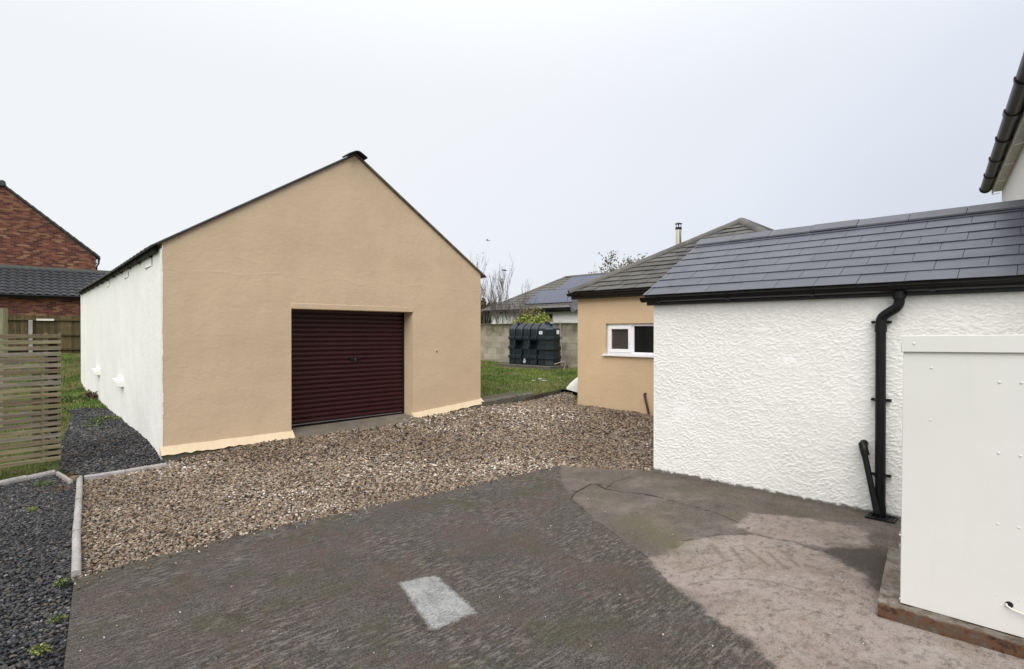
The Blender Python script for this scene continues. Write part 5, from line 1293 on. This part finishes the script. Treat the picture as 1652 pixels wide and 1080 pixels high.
# ------------------------------------------------------------------ brick house and its side building, left
BE = Vector((.758, .652)).normalized(); B_ANG = math.atan2(BE.y, BE.x); BN = Vector((-BE.y, BE.x))
LO = Vector((-22.5, 24.0)); GO = LO + BN * 2.35
bh_ = empty('brick_house', (GO.x, GO.y, 0), B_ANG, 'tall red brick house with plain gable at the left', 'house')
q0 = -.02; hw = 3.58; ezb, apb = 5.55, 8.62
xl_, xr_ = q0 - hw, q0 + hw - .08
mb = MB(); wallpoly(mb, [(xl_, .3), (xr_, .3), (xr_, ezb - .06), (q0, apb - .10), (xl_, ezb - .06)], [], 0, .3); mb.build('gable_wall', BRICK, bh_)
MB().box(xr_ - .3, xr_, .302, 9, .3, ezb - .06).build('side_wall', BRICK, bh_)
for sd in (-1, 1):
    a = Vector((q0, 0, apb + .0)); b = Vector((q0 + sd * (hw + .08), 0, ezb - .05)); d = (b - a); L = d.length; dn = d.normalized()
    pr = [a, b, b + Vector((0, 0, -.07)), a + Vector((0, 0, -.07))]
    MB().prism(pr, (0, 1, 0), -.02, 9).build('roof', PANTILE, bh_, smooth=False)
    nt_ = 14
    for k in range(nt_):
        p = a + d * (k / nt_) + Vector((0, 0, .03)); r2 = a + d * ((k + 1.06) / nt_) + Vector((0, 0, -.0))
        MB().bar(p + Vector((0, -.02, 0)), r2 + Vector((0, -.02, 0)), .15, .075).build('verge_tile', PANTILE, bh_, smooth=False)
MB().tube([(q0, -.12, apb + .05), (q0, .4, apb + .05), (q0, 9, apb + .05)], .13, 12).build('ridge_tile', PANTILE, bh_)
MB().tube([(xr_ + .14, .0, ezb - .12), (xr_ + .14, 9, ezb - .12)], .065, 8).build('gutter', BLACKPL, bh_)
MB().tube(bez([(xr_ + .14, .05, ezb - .15), (xr_ + .13, .05, ezb - .38), (xr_ + .04, .05, ezb - .5), (xr_ + .04, .05, .5)], .08), .038, 8).build('downpipe', BLACKPL, bh_)
MB().box(xr_ + .0, xr_ + .09, .03, .3, ezb - .34, ezb - .16).build('eaves_box', UPVC, bh_)
lb = empty('brick_side_building', (LO.x, LO.y, 0), B_ANG, 'low brick building with dark pantile roof behind the garden fence', 'building')
mb = MB(); wallpoly(mb, [(-8, .3), (9, .3), (9, 3.26), (-8, 3.26)], [], .25, .5); mb.build('wall', BRICK, lb)
rs = 3.34; rt = 3.34 + .6 * 2.34; n_c = 9; vs = []; px_ = np.arange(-8, 9, .05); per = .30; rows2 = []
slp = math.hypot(2.34, rt - rs); eyl = Vector((0, 2.34, rt - rs)) / slp; nl = Vector((1, 0, 0)).cross(eyl)
for c_ in range(n_c):
    for (f0, lift) in ((0.0, .045), (.999, .0)):
        base = Vector((0, 0, rs)) + eyl * (slp * (c_ + f0) / n_c)
        rows2.append([(x, *(base + nl * (lift + .035 * (math.sin(2*math.pi*x/per) + .35 * math.sin(4*math.pi*x/per + 1))))[1:]) for x in px_])
m_ = len(px_); V = [v for r in rows2 for v in r]; fs = [(r*m_+i, r*m_+i+1, (r+1)*m_+i+1, (r+1)*m_+i) for r in range(len(rows2)-1) for i in range(m_-1)]
o = MB().add(V, fs).build('pantiles', PANTILE, lb, ang=40); o['kind'] = 'stuff'
MB().prism([Vector((-8, 0, rs)), Vector((9, 0, rs)), Vector((9, 2.34, rt)), Vector((-8, 2.34, rt))], nl, -.1, -.045).build('roof_deck', DARKWOOD, lb, smooth=False)
MB().box(-8, 9, 2.27, 2.345, rt - .05, rt + .09).build('roof_flashing', basic('lead_green_grey', (.11, .12, .10), .7), lb)
MB().box(-8, 9, .0, .03, rs - .14, rs + .02).build('fascia', BLACKPL, lb); MB().tube([(-8, -.06, rs - .04), (9, -.06, rs - .04)], .06, 8).build('gutter', BLACKPL, lb)
MB().box(-8, 9, .03, .27, rs - .10, rs - .08).build('soffit', DARKWOOD, lb)

# ------------------------------------------------------------------ close-board fence behind
FO = Vector((-17.8, 19.0)); fence = empty('timber_fence', (FO.x, FO.y, 0), B_ANG, 'dark mossy close-board fence in front of the brick building', 'fence')
bm_ = None
for k in range(-22, 62):
    x = k * .1; 
    if bm_ is None:
        o = MB().add([(0, 0, -.2), (.115, .006, -.2), (.115, .014, -.2), (0, .022, -.2), (0, 0, 1.29), (.115, .006, 1.29), (.115, .014, 1.29), (0, .022, 1.29)], [(0,3,2,1),(4,5,6,7),(0,1,5,4),(1,2,6,5),(2,3,7,6),(3,0,4,7)]).build('fence_board', FENCEW, fence, smooth=False); bm_ = o.data
    else: o = link('fence_board', bm_, FENCEW, fence)
    o.location = (x, (k % 2) * .006, .95 + random.uniform(-.015, .015)); o.rotation_euler = (0, random.uniform(-.008, .008), 0)
for z in (2.10, 1.55, 1.02):
    MB().box(-2.2, 6.2, -.06, -.002, z - .035, z + .035).build('fence_rail', FENCEW, fence, bevel=.006)
MB().box(.93, 1.42, -.085, -.062, 2.06, 2.13).build('patch_board', BRACE, fence)
for x in (-1.65, .775, 3.4): MB().box(x - .055, x + .055, -.12, -.062, .7, 2.07).build('concrete_post', EDGING, fence, bevel=.01)
o = MB().box(-.045, .045, -.045, .045, -.3, 2.04).build('timber_post', POSTW, bevel=.006); o.location = (-.9335 * 9, 9, 0); tag(o, 'square greenish timber post standing behind the slatted panel', 'post')

# ------------------------------------------------------------------ slatted panel in front
SPD = Vector((.608, .794)).normalized(); SPO = Vector((-5.42, 6.55)); sp_ang = math.atan2(-SPD.y, -SPD.x)
panel = empty('slatted_panel', (SPO.x, SPO.y, .04), sp_ang, 'weathered horizontal slatted timber gate panel at the left edge', 'gate')
ns = 22; pt = (1.645 - .12) / ns; sm_me = None
for k in range(ns):
    if sm_me is None: o = MB().box(0, 1.9, -.011, .011, 0, pt * .67)  .build('slat', SLAT, panel, bevel=.002); sm_me = o.data
    else: o = link('slat', sm_me, SLAT, panel); m2 = o.modifiers.new('bevel', 'BEVEL'); m2.width = .002
    o.location = (random.uniform(-.004, .004), random.uniform(-.002, .002), .08 + k * pt + random.uniform(-.003, .003)); o.rotation_euler = (0, random.uniform(-.003, .003), 0)
bk = 1 if (Vector((-math.sin(sp_ang), math.cos(sp_ang))).dot(Vector((-.8, .6))) > 0) else -1
def yb(a, b): return (min(bk*a, bk*b), max(bk*a, bk*b))
a, b = yb(.012, .03)
for x0_, x1_ in ((.12, .145), (.9, .98), (1.8, 1.88)): MB().box(x0_, x1_, a, b, .07, 1.60).build('batten', SLAT, panel)
MB().box(.18, .26, a, b, .07, 1.17).build('batten', SLAT, panel)
MB().box(.0, .012, a, b, .07, 1.60).build('batten', SLAT, panel)
a, b = yb(.045, .12); MB().box(.02, .105, a, b, .09, 1.55).build('gate_post', DARKWOOD, panel)
sm_wire = 0
MB().bar((.03, bk * .04, .98), (.66, bk * .04, 1.42), .02, .05).build('brace', BRACE, panel)
MB().bar((.03, bk * .04, .28), (.62, bk * .04, 1.12), .02, .05).build('brace', BRACE, panel)

# ------------------------------------------------------------------ trees and shrubs
def tree(name, base, h, label, cat, seed, spread=.45, depth=5, r0=.05, lean=(0, 0), stems=3, leafmat_=None, nleaf=0, lsize=.05, up=.25, bark=BARK, trunkh=.2):
    rd = random.Random(seed); root = empty(name, base, 0, label, cat); tr = MB(); brn = MB(); tips = []
    def grow(p, d, L, r, lev):
        n = 4; pts = [p]; q = p.copy(); dd_ = d.copy()
        for k in range(n):
            dd_ = (dd_ + Vector((rd.uniform(-1, 1), rd.uniform(-1, 1), rd.uniform(-.5, 1) * up * 2)) * .13).normalized(); q = q + dd_ * L / n; pts.append(q.copy())
        rs_ = [r * (1 - .5 * k / n) for k in range(n + 1)]
        (tr if lev == 0 else brn).tube(pts, rs_, 6 if lev < 2 else 4, cap=False)
        if lev >= depth: tips.extend(pts[1:]); return
        if lev >= 2: tips.extend(pts[2:])
        for k in range(rd.choice((2, 3, 3)) if lev else 3):
            t = rd.uniform(.35, 1); i = min(n, max(1, round(t * n)));
            dv = Vector((rd.gauss(0, 1), rd.gauss(0, 1), rd.gauss(0, .5))).normalized()
            nd = (dd_ * (1 - spread) + dv * spread + Vector((0, 0, up))).normalized()
            grow(pts[i], nd, L * rd.uniform(.62, .85), max(.0055, rs_[i] * .62), lev + 1)
    for s in range(stems):
        a_ = 6.28 * s / stems + rd.random(); d = Vector((math.cos(a_) * .38 + lean[0], math.sin(a_) * .38 + lean[1], 1)).normalized()
        grow(Vector((math.cos(a_) * .04, math.sin(a_) * .04, -.1)), d, h * trunkh, r0, 0)
    tr.build('trunk', bark, root, fix=False, ang=80); brn.build('branches', bark, root, fix=False, ang=80)
    if nleaf and tips:
        P = np.array([tips[rd.randrange(len(tips))][:] for _ in range(nleaf)]) + rng.normal(0, .06, (nleaf, 3)); s = lsize * rng.uniform(.6, 1.4, nleaf)
        _cr = mass('crown', LQ, LQF, P, rotmats(nleaf), np.stack([s, s, s], -1), leafmat_, rng.uniform(0, 1, nleaf), True, root); _cr['kind'] = 'stuff'
    return root
T1 = tree('bare_tree', (-.95, 25.2, .5), 3.9, 'leafless grey multi-stemmed tree behind the block wall beside the shed', 'tree', 5, .30, 4, .04, (.10, -.05), 7, LEAF_BR, 40, .05, .36, trunkh=.42)
tree('bare_tree', (-.05, 25.6, .5), 2.9, 'smaller leafless tree leaning right behind the wall', 'tree', 11, .32, 4, .035, (.30, -.05), 5, LEAF_BR, 30, .05, .28, trunkh=.44)
def shrub(base, rad, n, size, mat, label, seed, name='shrub', cat='shrub', stems=True, shell=.25):
    root = empty(name, base, 0, label, cat)
    leaves('foliage', (0, 0, rad[2] * 1.0), rad, n, size, mat, root, shell, seed)['kind'] = 'stuff'
    mb = MB()
    for k in range(6): a_ = k * 1.05; mb.tube([(0, 0, -.1), (rad[0]*.3*math.cos(a_), rad[1]*.3*math.sin(a_), rad[2]*.7), (rad[0]*.7*math.cos(a_), rad[1]*.7*math.sin(a_), rad[2]*1.4)], [.02, .014, .005], 5, cap=False)
    mb.build('stem', BARK, root, fix=False); return root
sb = lambda px, Y: Vector(((px - CX) / F * Y, Y, .55))
shrub(sb(872, 20.9), (.66, .5, .93), 8000, .06, LEAF_Y, 'bright yellow-green shrub rising behind the oil tank', 21)
shrub(sb(848, 21.9), (.45, .4, .95), 4200, .058, LEAF_Y, 'pale lime shrub behind the left end of the oil tank', 22)
shrub(sb(836, 23.0), (.5, .4, .85), 1800, .055, LEAF_Y, 'thin straggly green shrub left of the oil tank behind the wall', 23)
shrub(sb(858, 24.5), (.85, .35, 1.12), 1300, .055, LEAF_O, 'rusty brown shrub under the solar panel eaves', 24, shell=.75)
hg = empty('hedge', (-4.4, 48, .5), 0, 'dark conifer hedge beyond the bungalow beside the shed', 'hedge')
for k in range(1): leaves('foliage', (0, 0, 1.7), (4.2, 1.5, 2.75), 9000, .22, LEAF_H, hg, .3, 31)
MB().tube([(0, 0, -.3), (.1, 0, 2)], .15, 8).build('trunk', BARK, hg)
tree('autumn_tree', (10.4, 45, .5), 9.9, 'brown-leaved tree showing above the tan wing roof left of the flue', 'tree', 41, .5, 5, .14, (0, 0), 4, LEAF_BR, 7000, .11, .22, trunkh=.30)
tree('autumn_tree', (-4.15, 38, .5), 8.9, 'thin twiggy treetop just showing over the right roof slope of the shed', 'tree', 43, .2, 4, .06, (0, 0), 1, LEAF_BR, 90, .05, .35, trunkh=.33)
def bird(loc, s, label, rz, flying=False):
    mb = MB(); prof = [(.001, -.5), (.09, -.42), (.14, -.2), (.15, 0), (.11, .18), (.085, .26), (.09, .33), (.06, .42), (.012, .5)]
    k = len(mb.v); n = 10
    for r_, y in prof:
        for j in range(n): a_ = 2*math.pi*j/n; mb.v.append((r_*math.cos(a_), y, r_*math.sin(a_) + (.06 if y > .15 else 0)))
    for i in range(len(prof) - 1):
        for j in range(n): a_ = i*n+j; b_ = i*n+(j+1) % n; mb.f.append((a_, b_, b_+n, a_+n))
    mb.add([(-.05, -.40, .0), (.05, -.40, .0), (.09, -.75, -.02), (-.09, -.75, -.02), (0, -.42, .03)], [(0, 1, 2, 3), (0, 4, 1), (4, 2, 1), (4, 3, 2), (0, 3, 4)])
    root = empty('bird', loc, rz, label, 'bird'); root.scale = (s, s, s)
    mt = basic('bird_feathers', (.04, .04, .045) if not flying else (.5, .5, .52), .7); mb.build('body', mt, root)
    for sd in (-1, 1):
        w_ = MB(); sp = .95 if flying else .17; zz_ = .22 if flying else -.03
        w_.add([(sd*.08, .18, .04), (sd*.10, -.18, .03), (sd*sp*.5, -.16 if flying else -.45, zz_), (sd*sp*.5, .16 if flying else .05, zz_ + .02), (sd*sp, -.12 if flying else -.6, zz_*.7), (sd*.09, 0, .07), (sd*sp*.5, 0, zz_ + .04)], [(0, 3, 6, 5), (5, 6, 2, 1), (3, 4, 6), (6, 4, 2), (0, 1, 2, 3), (3, 2, 4)])
        w_.build('wing', mt, root)
    return root
bird(W(787, 388.5, 30), .25, 'pale gull flying above the bare tree', R(70), True)
bird(W(813, 436.5, 25.4), .26, 'dark bird perched on the top twigs of the bare tree', R(80))
